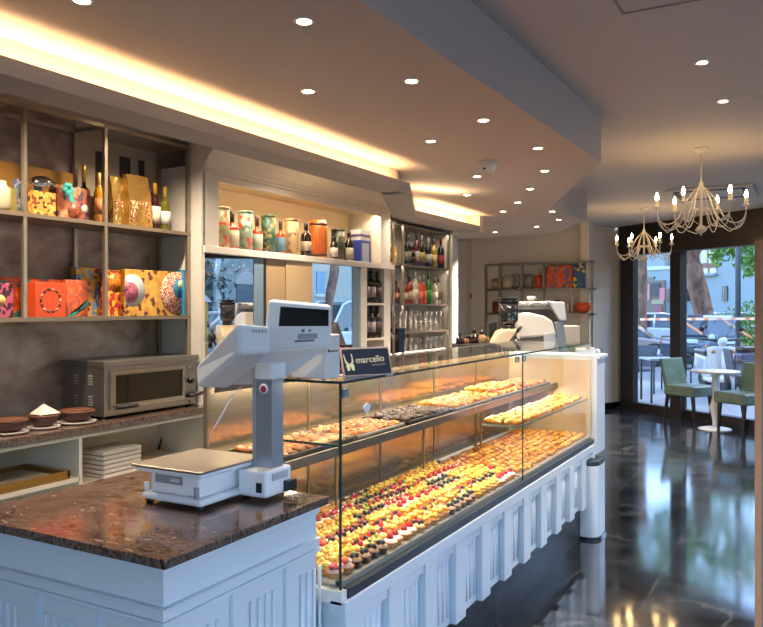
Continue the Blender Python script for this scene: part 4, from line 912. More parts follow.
# tan wall pier between the two windows and the lower counter of the bar-back
MB().box(XC-.06, ky0+.012, 0, XC-.02, cy0-.02, .86).build('lower_front', mat('cream cabinet', 'cfc6b2', .5), cb)
MB().box(XW, ky0+.012, .86, XC+.02, cy0-.02, .90).build('lower_top', mat('lower top', 'd5c9b4', .3), cb)
yq0 = P(266, 0, x=XC-.02).y; yq1 = P(311, 0, x=XC-.02).y
mir = mat('mirror', 'e6eaec', .0, 1.); fb_m = mat('grey blue strip', '6f8698', .4)
def yx(u): return P(u, 0, x=XM).y
XM = -3.52
for k, (u0, u1, u2) in enumerate(((200, 253.5, 263), (311, 352, 361))):
    MB().box(XM-.006, max(yx(u0), ky0+.012), .90, XM, yx(u1), 1.918).build('mirror_panel', mir, cb)
    MB().box(XM-.006, yx(u1), .90, XM+.004, yx(u2), 1.918).build('painted_frame_reflection', fb_m, cb)  # reflection of the blue door frames, painted on as solid strips
MB().box(XM-.006, yx(263), .90, XM+.002, yx(266), 1.918).build('dark_strip', mat('dark strip', '1d2126', .4), cb)
MB().box(XC-.05, yq0, .90, XC-.02, yq1, 1.918).build('middle_pier', mat('tan pier', 'a48a68', .6), cb)
MB().box(XC-.02, P(287, 0, x=XC).y, .90, XC-.008, yq1, 1.918).build('pier_pilaster', mat('tan pilaster', 'b09876', .6), cb)
# niche goods
gn = 'bottles and tubes in the lit niche'
def nb(fn, label, u, vt, r, *a, x=-3.62, vb=None, **k):
    y = P(u, 0, x=x).y; h = P(u, vt, x=x).z-nz0; return fn(label, (x, y, nz0), h, r, *a, **k)
def tube_box(label, loc, h, r, m, bands=()):
    t = thing('bottle_tube', label, 'tube', loc, gn, world=False)
    MB().cyl(0, 0, 0, h*.93, r, 18).build('canister', m, t); MB().lathe([(r*1.03, h*.93), (r*1.03, h*.99), (r*.9, h), (.0001, h)], 0, 0, 0, 18).build('lid', bands[0] if bands else m, t)
    return t
pat_g = dotted('5f7a6c', ['8a9a86', '2f4a44', 'b09a6a'], 16); pat_c = dotted('a89878', ['c9b892', '8a6a4a', '9a3a2a'], 18); pat_gg = dotted('23443a', ['3f6a58', '8a7a3a', '16302a'], 18)
nb(tube_box, 'pale patterned tube at the left end of the niche', 222, 207, .055, dotted('8a8a68', ['a89a6a', 'b04a2a'], 14))
def sb(label, loc, h, r, g, lab, cap='3a2a22', kind='squat', lo=.08, hi=.5): return bottle('spirit_bottle', label, loc, h, r, g, cap, lab, kind, 'bottle', gn, lo=lo, hi=hi)
nb(sb, 'square orange-red bottle with portrait label, first in the niche', 232, 211, .052, 'a02c12', 'a8a08c')
nb(tube_box, 'grey green tube with red blossom between the first two orange bottles', 245.5, 211, .053, dotted('7d9184', ['9fb0a0', '546a5c', 'b5482c'], 14))
nb(sb, 'square orange-red bottle with grey label, second in the niche', 257, 216, .045, 'a5300f', '8f9488')
nb(tube_box, 'dark green patterned tube in the niche', 268.5, 215, .055, pat_gg)
nb(sb, 'orange bottle with blue label, third in the niche', 280.5, 220, .042, 'b03c12', '4a6478')
nb(tube_box, 'tan printed tube right of the orange bottles', 291.5, 219, .055, dotted('a88c64', ['bfa478', '6c5a48', '9c8460'], 14))
nb(sb, 'black bottle with pale label before the wooden barrel', 306, 223, .045, '15110f', '9a8f80', '0f0d0d', 'spirit', .18, .45, x=-3.58)
t = nb(lambda l, loc, h, r: thing('whisky_barrel_box', l, 'barrel', loc, gn, world=False), 'round orange wooden barrel with dark hoops in the niche', 318, 220, .08, x=-3.66)
hb2 = P(318, 220, x=-3.66).z-nz0
MB().lathe([(.070, 0), (.078, hb2*.25), (.081, hb2*.5), (.078, hb2*.75), (.070, hb2*.985), (.0001, hb2)], 0, 0, 0, 24).build('staves', ramp_mat('orange wood', [(.3, '9c4a18'), (.7, 'd0702c')], 'noise', 8, .4, (8, 8, 1)), t)
for f in (.10, .88): MB().lathe([(.0765, hb2*(f-.03)), (.0785, hb2*(f+.03))], 0, 0, 0, 24).build('hoop', mat('dark hoop', '4a2414', .4), t)
nb(lambda l, loc, h, r: tube_box(l, loc, h, r, dotted('2c322c', ['4a5248', '1a1c1a'], 20)), 'charcoal tube right of the barrel', 338, 229, .06, x=-3.68)
nb(sb, 'small black bottle with white label before the charcoal tube', 334, 236, .034, '151312', 'b8b2b0', '101010', 'spirit', .1, .5, x=-3.56)
nb(sb, 'black bottle with grey label between charcoal tube and blue box', 349, 231, .04, '17140f', '8d8a78', '14110f', 'spirit', .1, .45)
x_ = -3.60; ya, yb = P(360.5, 0, x=x_).y, P(370, 0, x=x_).y; xq = P(351, 0, y=ya).x; hbx = P(360, 229, x=x_).z-nz0
t = thing('blue_gift_carton', 'blue and white square carton with purple band in the niche', 'box', (x_-.06, (ya+yb)/2, nz0), gn)
MB().box(xq, ya, nz0, x_, yb, nz0+hbx*.68).build('blue_body', mat('royal blue card', '26399a', .4), t)
MB().box(xq, ya, nz0+hbx*.68, x_, yb, nz0+hbx).build('white_top', mat('pale card', 'c0bcc4', .4), t)
MB().box(xq-.001, ya-.001, nz0+hbx*.78, x_+.001, yb+.001, nz0+hbx*.86).build('purple_band', mat('purple band', '4a3a74', .4), t)
MB().box(x_, ya+.03, nz0+.01, x_+.0015, yb-.02, nz0+hbx*.6).build('front_label', mat('pale blue label', 'a3adc6', .5), t)
nb(sb, 'red topped bottle at the right end of the niche', 373, 244, .035, '7c1a18', 'b9aaa6', '8a1c1c', 'spirit', .05, .45)
for row, (z, base) in enumerate(((zc1, 'upper'), (zc2, 'lower'))):
    for k in range(3):
        y = cy0+.05+k*(cy1-cy0-.1)/2
        bottle('wine_bottle', 'dark wine bottle in the %s cubby at the cabinet end, %s from left' % (base, ORD[k]), (-3.545, y, z), .30, .042, ('1a1416', '14181a', '20120f')[k], '151215', ('6a5f60', '8f8a8c', '4a3c3a')[k], group='dark bottles in the end cubbies')
# yellow packs seen at the far left of the first window, below the sill
ypk = P(207, 352, x=-3.6)
for k, c in enumerate(('d0a030', 'b9a88c')):
    o = MB().box(-3.78+.11*k, ky0+.06, .90+0, -3.70+.11*k, ky0+.16, 1.16-.06*k).build('shop_packet', mat('packet '+c, c, .5), None, bevel=.004); tag(o, ('yellow packet standing left behind the scale under the window', 'tan packet in front of the yellow one under the window')[k], 'packet')
# far rounded bottle rack (second part of the bar-back)
XR2 = -3.85
ra, rb = P(403, 0, x=XR2).y, P(448, 0, x=XR2).y
zr = [2.466, 2.03, 1.598, 1.286, .986]
rk = thing('bottle_rack', 'champagne metal rack of bottles and glasses behind the far bar', 'rack', (XR2-.12, (ra+rb)/2, 0))
pA = (-3.76, 6.75)
pts_f = [pA, (XR2, ra), (XR2, rb)]
for k, (x, y) in enumerate([pA, (-3.80, 7.07), (XR2, ra), (XR2, (ra+rb)/2+.02), (XR2, rb)]):
    if k == 3: MB().box(x-.26, y-.01, .97, x-.24, y+.01, 2.466).build('post', champ, rk)
    else: MB().box(x-.011, y-.011, .97, x+.011, y+.011, 2.466).build('post', champ, rk)
for k, z in enumerate(zr):
    MB().prism([(XR2, ra), (XR2, rb), (XR2-.28, rb), (XR2-.28, ra)], z-.02, z).prism([pA, (XR2, ra), (XR2-.2, ra-.0), (pA[0]-.2, pA[1]+.1)], z-.019, z-.001).build('shelf', shelf_m if k < 4 else darkgran, rk)
MB().box(XR2-.28, 6.78, .9, XR2-.265, rb, 2.466).build('back_board', mat('rack back', 'd0c2ac', .5), rk)
tag(MB().box(-4.13, 6.75, 0, XR2, rb-.02, .96).build('rack_base_cabinet', cream), 'cream base cabinet under the bottle rack', 'cabinet')
pl_ = P(448.5, 0, x=-3.8).y, P(458, 0, x=-3.8).y
struct('wall_pier', MB().box(-4.7, max(rb+.02, pl_[0]), 0, -3.8, pl_[1], 2.50).box(-4.7, max(rb+.02, pl_[0])-.005, 2.44, -3.78, pl_[1]+.02, 2.50), cwm)
cols = [('c08a1a', 'caa23a', 'c9b060', 'amber'), ('1c2418', '15181a', '8a8a78', 'dark'), ('24160f', '3a1a16', '5a3a2c', 'brown'), ('5a1414', '2a1212', 'b0a898', 'dark red'), ('1f2a18', '8c8878', 'b8a050', 'dark green'), ('16181a', '9aa09a', 'c8c4b8', 'black'), ('b8902c', '3a2a14', 'd8c07a', 'golden'), ('1a1a24', '6a1c20', 'a8405a', 'navy')]
gr = 'bottles on the upper rack shelf'
us = [393, 407.5, 412, 416.5, 421.5, 428, 433.5, 441]
tops = [241, 235, 246, 233, 235, 238, 239, 238.5]
for k, u in enumerate(us):
    x = XR2-.1 if k else -3.86; y = P(u, 0, x=x).y; h = P(u, tops[k], x=x).z-zr[1]; c = cols[k]
    bottle('rack_bottle', '%s bottle on the upper rack shelf, %s from the left' % (c[3], ORD[k]), (x, y, zr[1]), h, .042, c[0], c[1], c[2], 'spirit', group=gr, lo=.15, hi=.45)
cols2 = [('3a1410', '2a1512', '7a4a34', 'brown'), ('6a2418', '7a6a5a', 'a08a70', 'russet'), ('8a2a1c', '3a1a14', 'b09a80', 'red brown'), ('b5b0a0', '8a857a', 'd8d2c4', 'clear'), ('c4512a', '8c8878', 'e0805a', 'orange'), ('b5452a', '7a7468', 'd9704c', 'coral'), ('1c6a24', '12381a', '2f8a3a', 'green'), ('a8a08c', '6a5a48', 'c9c0ae', 'pale'), ('b8b2a4', '5c5248', '8a6a58', 'clear brown')]
us = [396, 405.5, 409.5, 415, 419.5, 423.5, 428.5, 434.5, 438.5]; tops = [280, 279, 276, 272, 277, 276, 273, 278, 277]
for k, u in enumerate(us):
    x = XR2-.1 if k else -3.86; y = P(u, 0, x=x).y; h = P(u, tops[k], x=x).z-zr[2]; c = cols2[k]
    bottle('rack_bottle', '%s bottle on the second rack shelf, %s from the left' % (c[3], ORD[k]), (x, y, zr[2]), h, .04, c[0], c[1], c[2], 'spirit', group='bottles on the second rack shelf', lo=.15, hi=.45)
gm = pane_mat('drinking glass', (.93, .93, .92), .12, .02, .9)
gp = None
def gl_proto():
    o = MB().lathe([(.028, 0), (.03, .004), (.036, .11), (.034, .11), (.027, .008), (.0001, .008)], 0, 0, 0, 12).build('tumbler', gm, None, origin=(0, 0, 0)); return o
gp = gl_proto(); n = 0
for row, (z, nn, nmz) in enumerate(((zr[3], 9, 'third'), (zr[4], 9, 'bottom'))):
    for dx in (0, 1):
        for lay in (0, 1):
            for k in range(nn):
                if lay and (k+dx) % 5 == 4: continue
                o = gp if n == 0 else gp.copy()
                if n: C.objects.link(o)
                o.location = (XR2-.06-.1*dx, ra+.07+k*(rb-ra-.14)/(nn-1), z+.112*lay)
                tag(o, 'clear tumbler, %s rack shelf, %s row, %s layer, %s from left' % (nmz, ('front', 'rear')[dx], ('lower', 'upper')[lay], ORD[k]), 'glass', 'glasses on the bottle rack'); n += 1
t = thing('black_speaker_column', 'tall black box standing on the counter left of the rack glasses', 'box', P(397, 358, x=-3.7))
y = P(397, 0, x=-3.83).y; t.location = (-3.83, y, .986); MB().box(-3.90, y-.07, .986, -3.77, y+.07, P(397, 328, x=-3.83).z).build('body', black, t, bevel=.005)

for z_, e_ in ((zr[0]-.03, 3.2), (zr[1]-.03, 2), (zr[2]-.03, 1.6), (zr[3]-.03, 1.2)):
    light('AREA', 'rack_fill', (XR2-.03, (6.9+rb)/2, z_), e_, (1, .84, .66), .02, rb-6.95, (0, radians(-20), 0))  # added fill lights that brighten the rack, which has no fittings of its own
# ================================================================ FAR BAR WITH COFFEE MACHINE
BZ = 1.07
bar = thing('coffee_bar_counter', 'rounded bar counter beyond the glass case carrying the coffee machine', 'counter', (-2.1, 6.3, 0))
bp_ = [(-2.9, 5.66), (-1.42, 5.66), (-1.44, 5.95), (-1.52, 6.3), (-1.66, 6.7), (-1.9, 7.1), (-2.2, 7.35), (-2.9, 7.45)]
MB().prism(bp_, 0, BZ-.03).build('body', blue_white, bar); MB().prism([(x-.0, y) for x, y in bp_], BZ-.03, BZ).build('top', darkgran, bar)
MB().box(-3.3, 5.8, 0, -2.9, 7.4, BZ-.03).build('side_body', cream, bar); MB().box(-3.3, 5.8, BZ-.03, -2.9, 7.4, BZ).build('side_top', darkgran, bar)
tag(MB().box(-2.15, Y1+.01, 1.02, -1.95, 5.64, 1.06).build('bar_end_ledge', darkgran), 'narrow dark ledge between glass case and coffee bar', 'ledge')
# espresso machine, its curved white side towards the camera
D_ = 6.3
em_ = thing('espresso_machine', 'white curved espresso machine with cup tray on the bar behind the glass case', 'coffee machine', (-2.0, 6.1, BZ))
mw = mat('machine white', 'd8d2c8', .25, coat=.3); mt = mat('machine tan', 'a89880', .35)
def slab_px(pts, d0, d1, m, name, par, bevel=.01):
    """outline seen at distance d0, given the real depth d1-d0 away from there"""
    Fv = Vector((-S_, C_, 0)); a = [P(u, v, d=d0) for u, v in pts]; b = [p+Fv*(d1-d0) for p in a]; n = len(a)
    mb = MB(); mb.add(a+b, [tuple(range(n)), tuple(range(2*n-1, n-1, -1))]+[(i, n+i, n+(i+1) % n, (i+1) % n) for i in range(n)]); return mb.build(name, m, par, bevel=bevel)
slab_px([(519, 313), (530, 312.5), (545, 316), (553, 321), (557, 336), (517, 339)], D_, D_+.30, mw, 'upper_body', em_, .02)
slab_px([(515, 338), (557, 335), (559, 352), (556, 358), (517, 361)], D_+.02, D_+.34, mt, 'front_body', em_, .01)
slab_px([(517, 339), (557, 334.5), (557, 337), (517, 341.5)], D_-.005, D_+.2, mat('dark groove', '4a4238', .4), 'groove', em_, 0)
slab_px([(544, 334), (555, 332.5), (558, 351), (549, 352), (544, 349)], D_-.03, D_+.05, mat('shiny panel', 'dfe6ee', .12, .6), 'side_mirror_panel', em_, .006)
slab_px([(555, 322), (563, 320), (568, 352), (559, 354), (556, 337)], D_+.05, D_+.45, mat('machine grey', '8f959b', .25, .4), 'end_panel', em_, .01)
slab_px([(519, 309), (560, 309), (563, 322), (553, 321), (545, 316.5), (519, 313)], D_+.12, D_+.5, mat('machine dark', '5a4c40', .4), 'top_recess', em_, 0)
slab_px([(517, 307), (564, 307), (564, 309.5), (517, 309.5)], D_+.05, D_+.5, steel, 'cup_tray', em_, .004)
slab_px([(548, 301), (565, 302), (567, 321), (560, 321), (552, 308)], D_+.03, D_+.42, mat('machine shell', 'cdd3da', .2), 'corner_shell', em_, .012)
mb = MB(); 
for u in range(519, 550, 3): mb.rod(P(u, 309, d=D_+.04), P(u, 303.5, d=D_+.04), .0025, 6)
mb.rod(P(517, 303.5, d=D_+.04), P(550, 303.5, d=D_+.04), .004, 6); mb.build('tray_gallery', chrome, em_)
for (u, v) in ((535, 346), (546, 346)):
    a = P(u-2, v, d=D_-.04)
# cups on top
cupm = mat('coffee cup white', 'e2ddd6', .3); cp = None; k = 0
for r_i, dd in enumerate((.10, .19, .28)):
    for j, u in enumerate((520, 525, 530, 535, 540, 545)):
        p = P(u+r_i*.8, 307, d=D_+dd); p.z = P(517, 307, d=D_+.05).z
        if cp is None:
            cp = thing('coffee_cup', '', 'cup', p, 'cups stacked on the espresso machine', world=False)
            MB().lathe([(.018, 0), (.028, .012), (.034, .045), (.031, .045), (.025, .012), (.0001, .008)], 0, 0, 0, 12).build('cup_body', cupm, cp)
            MB().tube([(.032, 0, .036), (.045, 0, .034), (.046, 0, .02), (.03, 0, .015)], .004, 6).build('handle', cupm, cp); o = cp
        else: o = dup(cp, p, rz=k*1.3)
        o['label'] = 'white coffee cup upon espresso machine, %s row, %s from the grinder' % (('front', 'middle', 'rear')[r_i], ORD[j]); k += 1
p = P(531, 303, d=D_+.19); tp_ = dup(cp, (p.x, p.y, P(517, 307, d=D_+.05).z+.046), 'white cup stacked upside on the cups at the middle of the espresso machine')
# grinder
gd = thing('coffee_grinder', 'cream coffee grinder with dark bean hopper left of the espresso machine', 'grinder', P(503, 358, d=6.05)); gd.location.z = BZ
slab_px([(493, 343), (499, 332), (506, 329), (519, 329), (521, 345), (518, 357), (494, 357)], 5.98, 6.2, mat('grinder cream', 'c4b193', .35), 'body', gd, .015)
hp = P(509, 318, d=6.08); hz0, hz1 = P(509, 325, d=6.08).z, P(509, 302, d=6.08).z
MB().lathe([(.045, hz0), (.074, hz0+.04), (.076, hz1), (.0001, hz1)], hp.x, hp.y, 0, 20).build('bean_hopper', mat('smoked hopper', '1a1c20', .12, coat=.5), gd)
MB().cyl(hp.x, hp.y, hz1, hz1+.008, .082, 20).cyl(hp.x, hp.y, hz1+.022, hz1+.032, .076, 20).cyl(hp.x, hp.y, hz1+.008, hz1+.022, .06, 16).build('hopper_lid', black, gd)
MB().cyl(hp.x, hp.y, hz0-.03, hz0, .05, 16).build('hopper_neck', black, gd)
MB().rod(P(501, 354, d=5.93), P(520, 328, d=5.90), .008, 8).rod(P(517, 332, d=5.9), P(521, 326, d=5.9), .014, 8).build('tamper_lever', black, gd)
o = MB(); c_ = P(516, 345, d=5.93); o.ball(c_.x, c_.y, c_.z, .045, 12, 8, sz=1.2); o.rod(c_, P(512, 357, d=5.9), .02, 8).rod(c_, P(515, 334, d=5.93), .012, 8); o.build('portafilter_fork', black, gd)
# black boxes and coffee things at the left of the grinder
lw_ = thing('serving_tray', 'black serving tray with small cups left of the coffee grinder', 'tray', P(475, 350, d=6.6)); lw_.location.z = BZ
p1, p2 = P(457, 350, d=6.3), P(494, 350, d=6.3)
slab_px([(456, 345), (494, 343), (494, 349), (456, 352)], 6.3, 6.65, black, 'tray_body', lw_, .004)
for k, (u, w_, h_, c) in enumerate(((460, .035, .10, '1a1512'), (467, .03, .07, '6b4a2c'), (474, .05, .13, '241b16'), (482, .05, .11, '8a6a48'), (489, .03, .08, 'c9b8a2'))):
    b0 = P(u, 344.5-(u-456)*.04, d=6.45)
    o = bottle('coffee_jar', ('black', 'brown', 'dark', 'tan', 'cream')[k]+' coffee jar on the black tray, %s from the left' % ORD[k], b0, h_, w_, c, '2a2420', None, kind='squat', cat='jar', group='jars on the black tray')
slab_px([(489, 323), (497, 322), (497, 343), (489, 343)], 6.4, 6.55, black, 'upright_box', lw_, .004)
# steel bowl on the right end
bw = thing('steel_bowl', 'steel bowl holding dark coffee beans at the far right of the bar', 'bowl', P(592, 346, d=6.9), world=True)
bc = P(591, 346.5, d=6.9); bc.z = BZ; bw.location = bc
MB().lathe([(.03, 0), (.035, .012), (.09, .06), (.115, .105), (.11, .105), (.08, .062), (.0001, .03)], bc.x, bc.y, bc.z+.0, 24).build('bowl_shell', chrome, bw)
MB().lathe([(.095, .09), (.05, .105), (.0001, .11)], bc.x, bc.y, bc.z, 16).build('beans', mat('dark beans', '1f1511', .4, bump=1, nscale=60), bw)
tag(slab_px([(560, 326), (580, 326), (580, 345), (560, 345)], 6.9, 7.1, mat('cream carton', 'd0c4b2', .5), 'cream_carton', None, .004), 'cream carton on the bar between coffee machine and steel bowl', 'box')
tg = P(595, 352, d=5.75)
o = slab_px([(580, 349), (594, 347), (597, 352), (592, 356), (581, 357)], 5.45, 5.6, mat('clear holder', 'c9ccd0', .1, .2), 'napkin_holder', None, .006); tag(o, 'small shiny napkin holder on the end cap of the glass case', 'napkin holder')

# ================================================================ FAR WALL SHELVING
FY = 11.15; FB = 11.33
def fx(u, y=FY): return P(u, 0, y=y).x
def fz(v, u=540, y=FY): return P(u, v, y=y).z
fs = thing('far_wall_shelving', 'grey metal shelf frame against the far wall behind the coffee machine', 'shelving', (-3.2, 11.2, 0))
fm = mat('grey metal', '8b857c', .4, .6)
ft = fz(262); fm1 = fz(288.5); fm2 = fz(313)
for u in (500, 522, 544, 592): MB().box(fx(u)-.018, FY-.018, 0, fx(u)+.018, FY+.018, ft).build('front_post', fm, fs)
MB().box(fx(572)-.012, FY-.012, fm2, fx(572)+.012, FY+.012, fm1).build('front_post', fm, fs)
xa, xb = fx(485, FB-.02), fx(592)
MB().box(xa, FB-.04, 0, xa+.03, FB, ft).build('rear_post', fm, fs)
for z, n_ in ((ft, 'top_rail'), (fm1, 'shelf'), (fm2, 'shelf'), (.75, 'shelf')):
    MB().prism([(fx(500)-.018, FY-.018), (xb+.018, FY-.018), (xb+.018, FB), (xa, FB)], z-.03, z).build(n_, fm, fs) if n_ == 'shelf' else MB().box(fx(500), FY-.018, z-.03, xb, FY+.018, z).box(xa, FB-.03, z-.03, xb, FB, z).build(n_, fm, fs)
g_ = 'objects on the far shelving'
def fbx(u0, u1, v0, zb, m, label, name='gift_box', cat='box', dy=.02, dp=.12):
    o = MB().box(fx(u0), FY+dy, zb, fx(u1), FY+dy+dp, fz(v0)).build(name, m, None, bevel=.006); return tag(o, label, cat, g_)
fbx(545.5, 572, 266, fm1, dotted('d0502a', ['b8401c', 'e07040', '2f6a8a'], 9), 'large orange patterned box on the far shelving')
fbx(572.5, 585, 264, fm1, dotted('1f4f7c', ['d8b23a', '2a6a7a', '1a2a3c'], 9), 'blue and yellow patterned box at the right of the far shelving')
def fl(name, label, cat, u, zb, prof, m, k=1.):
    o = MB().lathe([(r*k, h*k) for r, h in prof], fx(u), FY+.08, zb, 18).build(name, m); return tag(o, label, cat, g_)
cupP = [(.05, 0), (.07, .01), (.085, .2), (.08, .2), (.06, .02), (.0001, .02)]
fl('orange_mug', 'orange mug beside the big orange box on the far shelving', 'mug', 538, fm1, cupP, mat('orange ceramic', 'cf4a1c', .3))
fl('tan_pot', 'pale pot at the left of the far shelving', 'pot', 506, fm1, [(.06, 0), (.1, .05), (.11, .12), (.08, .2), (.06, .2), (.0001, .2)], mat('pale ceramic', 'b3a488', .3))
fl('tan_pot', 'small tan pot at the far left bay of the far shelving', 'pot', 495, fm1, [(.05, 0), (.09, .06), (.08, .16), (.0001, .17)], mat('tan ceramic', '9c8a6a', .3))
for k, u in enumerate((514, 524, 530)):
    t = MB().tube([(fx(u)+.1*cos(a), FY+.06, fm1+.115+.1*sin(a)) for a in [2*pi*i/20 for i in range(20)]], .015, 8, closed=True).build('ring_ornament', mat('silver ornament', '9a958c', .25, .8)); tag(t, 'silver ring ornament on the far shelving, %s from the left' % ORD[k], 'ornament', g_)
fl('orange_bowl', 'round orange bowl on the lower far shelf', 'bowl', 581.5, fm2, [(.06, 0), (.12, .04), (.13, .10), (.11, .15), (.0001, .16)], mat('orange ceramic', 'cf4a1c', .3))
fl('pale_vase', 'pale small vase on the lower far shelf', 'vase', 566, fm2, [(.05, 0), (.07, .06), (.03, .14), (.04, .18), (.0001, .18)], mat('pale ceramic', 'b3a488', .3))
fl('brown_vase', 'dark brown vase on the lower far shelf', 'vase', 556, fm2, [(.05, 0), (.08, .07), (.04, .16), (.05, .2), (.0001, .2)], mat('brown ceramic', '5a4a3a', .3))
fl('red_canister', 'dark red round canister at the lower left of the far shelving', 'canister', 495.5, fm2, [(.07, 0), (.08, .02), (.08, .16), (.06, .18), (.0001, .18)], mat('dark red tin', '7c1a1c', .3))
p = P(469.5, 296, x=-4.28+.0) if False else P(469.5, 296, y=11.33)
t = thing('wall_sign', 'small white wall sign with red symbol left of the far shelving', 'sign', p)
s_ = .075
MB().box(p.x-s_, 11.322, p.z-s_*1.05, p.x+s_, 11.33, p.z+s_*1.05).build('plate', mat('sign white', 'd9d6d2', .5), t)
MB().box(p.x-.04, 11.319, p.z-.05, p.x+.045, 11.322, p.z+.045).build('red_symbol', mat('sign red', 'b04038', .5), t)

# ================================================================ CHANDELIERS
chm = mat('antique white metal', 'ddd5c8', .4); bulb = mat('candle bulb', 'ffe6bc', .4, emit=110, ecol='ffd08a')
def smooth(p, n=4):
    out = []
    for i in range(len(p)-1):
        a, b, c, d = p[max(i-1, 0)], p[i], p[i+1], p[min(i+2, len(p)-1)]
        for k in range(n):
            t = k/n; out.append(tuple(.5*(2*b[j]+(c[j]-a[j])*t+(2*a[j]-5*b[j]+4*c[j]-d[j])*t*t+(3*b[j]-a[j]-3*c[j]+d[j])*t**3) for j in range(len(b))))
    return out+[p[-1]]
def chandelier(px, py, label, zc=ZH):
    t = thing('chandelier', label, 'chandelier', (px, py, zc), 'candle chandeliers', world=False)
    MB().lathe([(.06, 0), (.06, -.012), (.025, -.03), (.012, -.04), (.012, -.05)], 0, 0, 0, 18).build('ceiling_rose', chm, t)
    MB().lathe([(.007, -.05), (.007, -.26), (.016, -.275), (.02, -.30), (.012, -.33), (.010, -.60), (.03, -.62), (.045, -.64), (.03, -.655), (.012, -.665), (.0001, -.69)], 0, 0, 0, 14).build('stem', chm, t)
    n = 6
    for k in range(n):
        a = 2*pi*k/n+.25; c, s = cos(a), sin(a)
        pts = smooth([(.012, -.30), (.05, -.335), (.10, -.40), (.135, -.48), (.175, -.555), (.235, -.59), (.29, -.575), (.32, -.53), (.325, -.455)])
        MB().tube([(r*c, r*s, z) for r, z in pts], .0055, 7).build('arm', chm, t)
        pts = smooth([(.012, -.50), (.05, -.47), (.10, -.50), (.15, -.58), (.21, -.635), (.27, -.63), (.31, -.58), (.322, -.51)])
        MB().tube([(r*c, r*s, z) for r, z in pts], .0045, 6).build('lower_arm', chm, t)
        MB().lathe([(.008, -.47), (.03, -.455), (.032, -.45), (.014, -.448), (.014, -.40), (.0001, -.40)], .325*c, .325*s, 0, 10).build('candle_cup', chm, t)
        MB().lathe([(.007, -.40), (.0135, -.385), (.0125, -.365), (.005, -.345), (.0001, -.335)], .325*c, .325*s, 0, 9).build('bulb', bulb, t)
        a2 = a+2*pi/n; m = (a+a2)/2
        pts = [Vector((.31*cos(a), .31*sin(a), -.55)), Vector((.28*cos(a*.7+a2*.3), .28*sin(a*.7+a2*.3), -.62)), Vector((.27*cos(m), .27*sin(m), -.645)), Vector((.28*cos(a*.3+a2*.7), .28*sin(a*.3+a2*.7), -.62)), Vector((.31*cos(a2), .31*sin(a2), -.55))]
        MB().tube(pts, .0035, 6).build('swag', chm, t)
    return t
pn1 = P(701, 148, z=ZH); chandelier(pn1.x, pn1.y, 'larger looking white candle chandelier hanging nearest the camera')
pn2 = P(644, 208, z=ZH); n_ = Vector((pn2.x, pn2.y, 0)); chandelier(n_.x, n_.y, 'farther white candle chandelier by the shopfront, smaller in the photo')

# ================================================================ CAFE TABLE AND CHAIRS
Rv = Vector((C_, S_, 0)); Fv = Vector((-S_, C_, 0))
tpos = P(715, 429, z=0)
t = thing('pedestal_table', 'round white pedestal table by the shopfront between two green chairs', 'table', tpos, world=False)
tw = mat('table white', 'd6d4d0', .3)
MB().lathe([(.0001, .725), (.28, .725), (.30, .735), (.30, .75), (.0001, .75)], 0, 0, 0, 36).build('table_top', tw, t)
MB().lathe([(.035, .03), (.03, .10), (.05, .2), (.075, .27), (.045, .34), (.028, .45), (.05, .56), (.03, .62), (.045, .70), (.10, .725)], 0, 0, 0, 20).build('pedestal', tw, t)
MB().lathe([(.20, 0), (.20, .008), (.14, .02), (.04, .035), (.0001, .035)], 0, 0, 0, 32).build('base', tw, t)
green = mat('green leather', '5c6f60', .35, noise=.2, nscale=8); dleg = mat('dark wood leg', '15110f', .35)
def chair(pos, rz, label):
    t = thing('upholstered_chair', label, 'chair', pos, 'green upholstered chairs', world=False, rz=rz)
    MB().box(-.225, -.24, .37, .245, .24, .51).build('seat', green, t, bevel=.025, seg=3)
    MB().hexa([(-.235, -.22, .46), (-.17, -.22, .46), (-.17, .22, .46), (-.235, .22, .46)], [(-.31, -.225, .86), (-.265, -.225, .86), (-.265, .225, .86), (-.31, .225, .86)]).build('backrest', green, t, bevel=.015, seg=3)
    for (x, y, b) in ((.19, .18, .03), (.19, -.18, .03), (-.2, .18, -.06), (-.2, -.18, -.06)):
        MB().hexa([(x-.02, y-.02, .37), (x+.02, y-.02, .37), (x+.02, y+.02, .37), (x-.02, y+.02, .37)], [(x-.012+b, y-.012, 0), (x+.012+b, y-.012, 0), (x+.012+b, y+.012, 0), (x-.012+b, y+.012, 0)]).build('leg', dleg, t)
    return t
cp1 = P(689, 422.5, z=0); cp2 = P(743, 433, z=0)
chair(cp1, YAW-radians(58), 'green leather chair with dark legs left of the white pedestal table')
chair(cp2, YAW+radians(205), 'green leather chair right of the white table, partly hidden by the panel')
# ================================================================ THE STREET OUTSIDE
pave = mat('pale pavement', '938f88', .8, noise=.08, nscale=3); asph = mat('asphalt', '6c6d6e', .85, noise=.12, nscale=4); grass_m = mat('lawn', '55702c', .9, noise=.35, nscale=6)
g1 = MB().prism([(SF(-8).x, SF(-8).y), (SF(12).x, SF(12).y), (SF(12, 0, 3.8).x, SF(12, 0, 3.8).y), (SF(-8, 0, 3.8).x, SF(-8, 0, 3.8).y)], -.12, -.02)
struct('pavement_front', g1, pave)
def quad(q0_, q1_, o0, o1): return [(p.x, p.y) for p in (SF(q0_, 0, o0), SF(q1_, 0, o0), SF(q1_, 0, o1), SF(q0_, 0, o1))]
struct('ground_street', MB().prism(quad(-120, 60, 3.8, 18), -.2, -.10), asph)
struct('ground_lawn', MB().prism(quad(-120, 60, 18, 60), -.2, -.06), grass_m)
struct('pavement_side', MB().box(2.5, -12, -.2, 9, 8, -.03).box(-6, -12, -.2, 2.5, -2.8, -.03), pave)
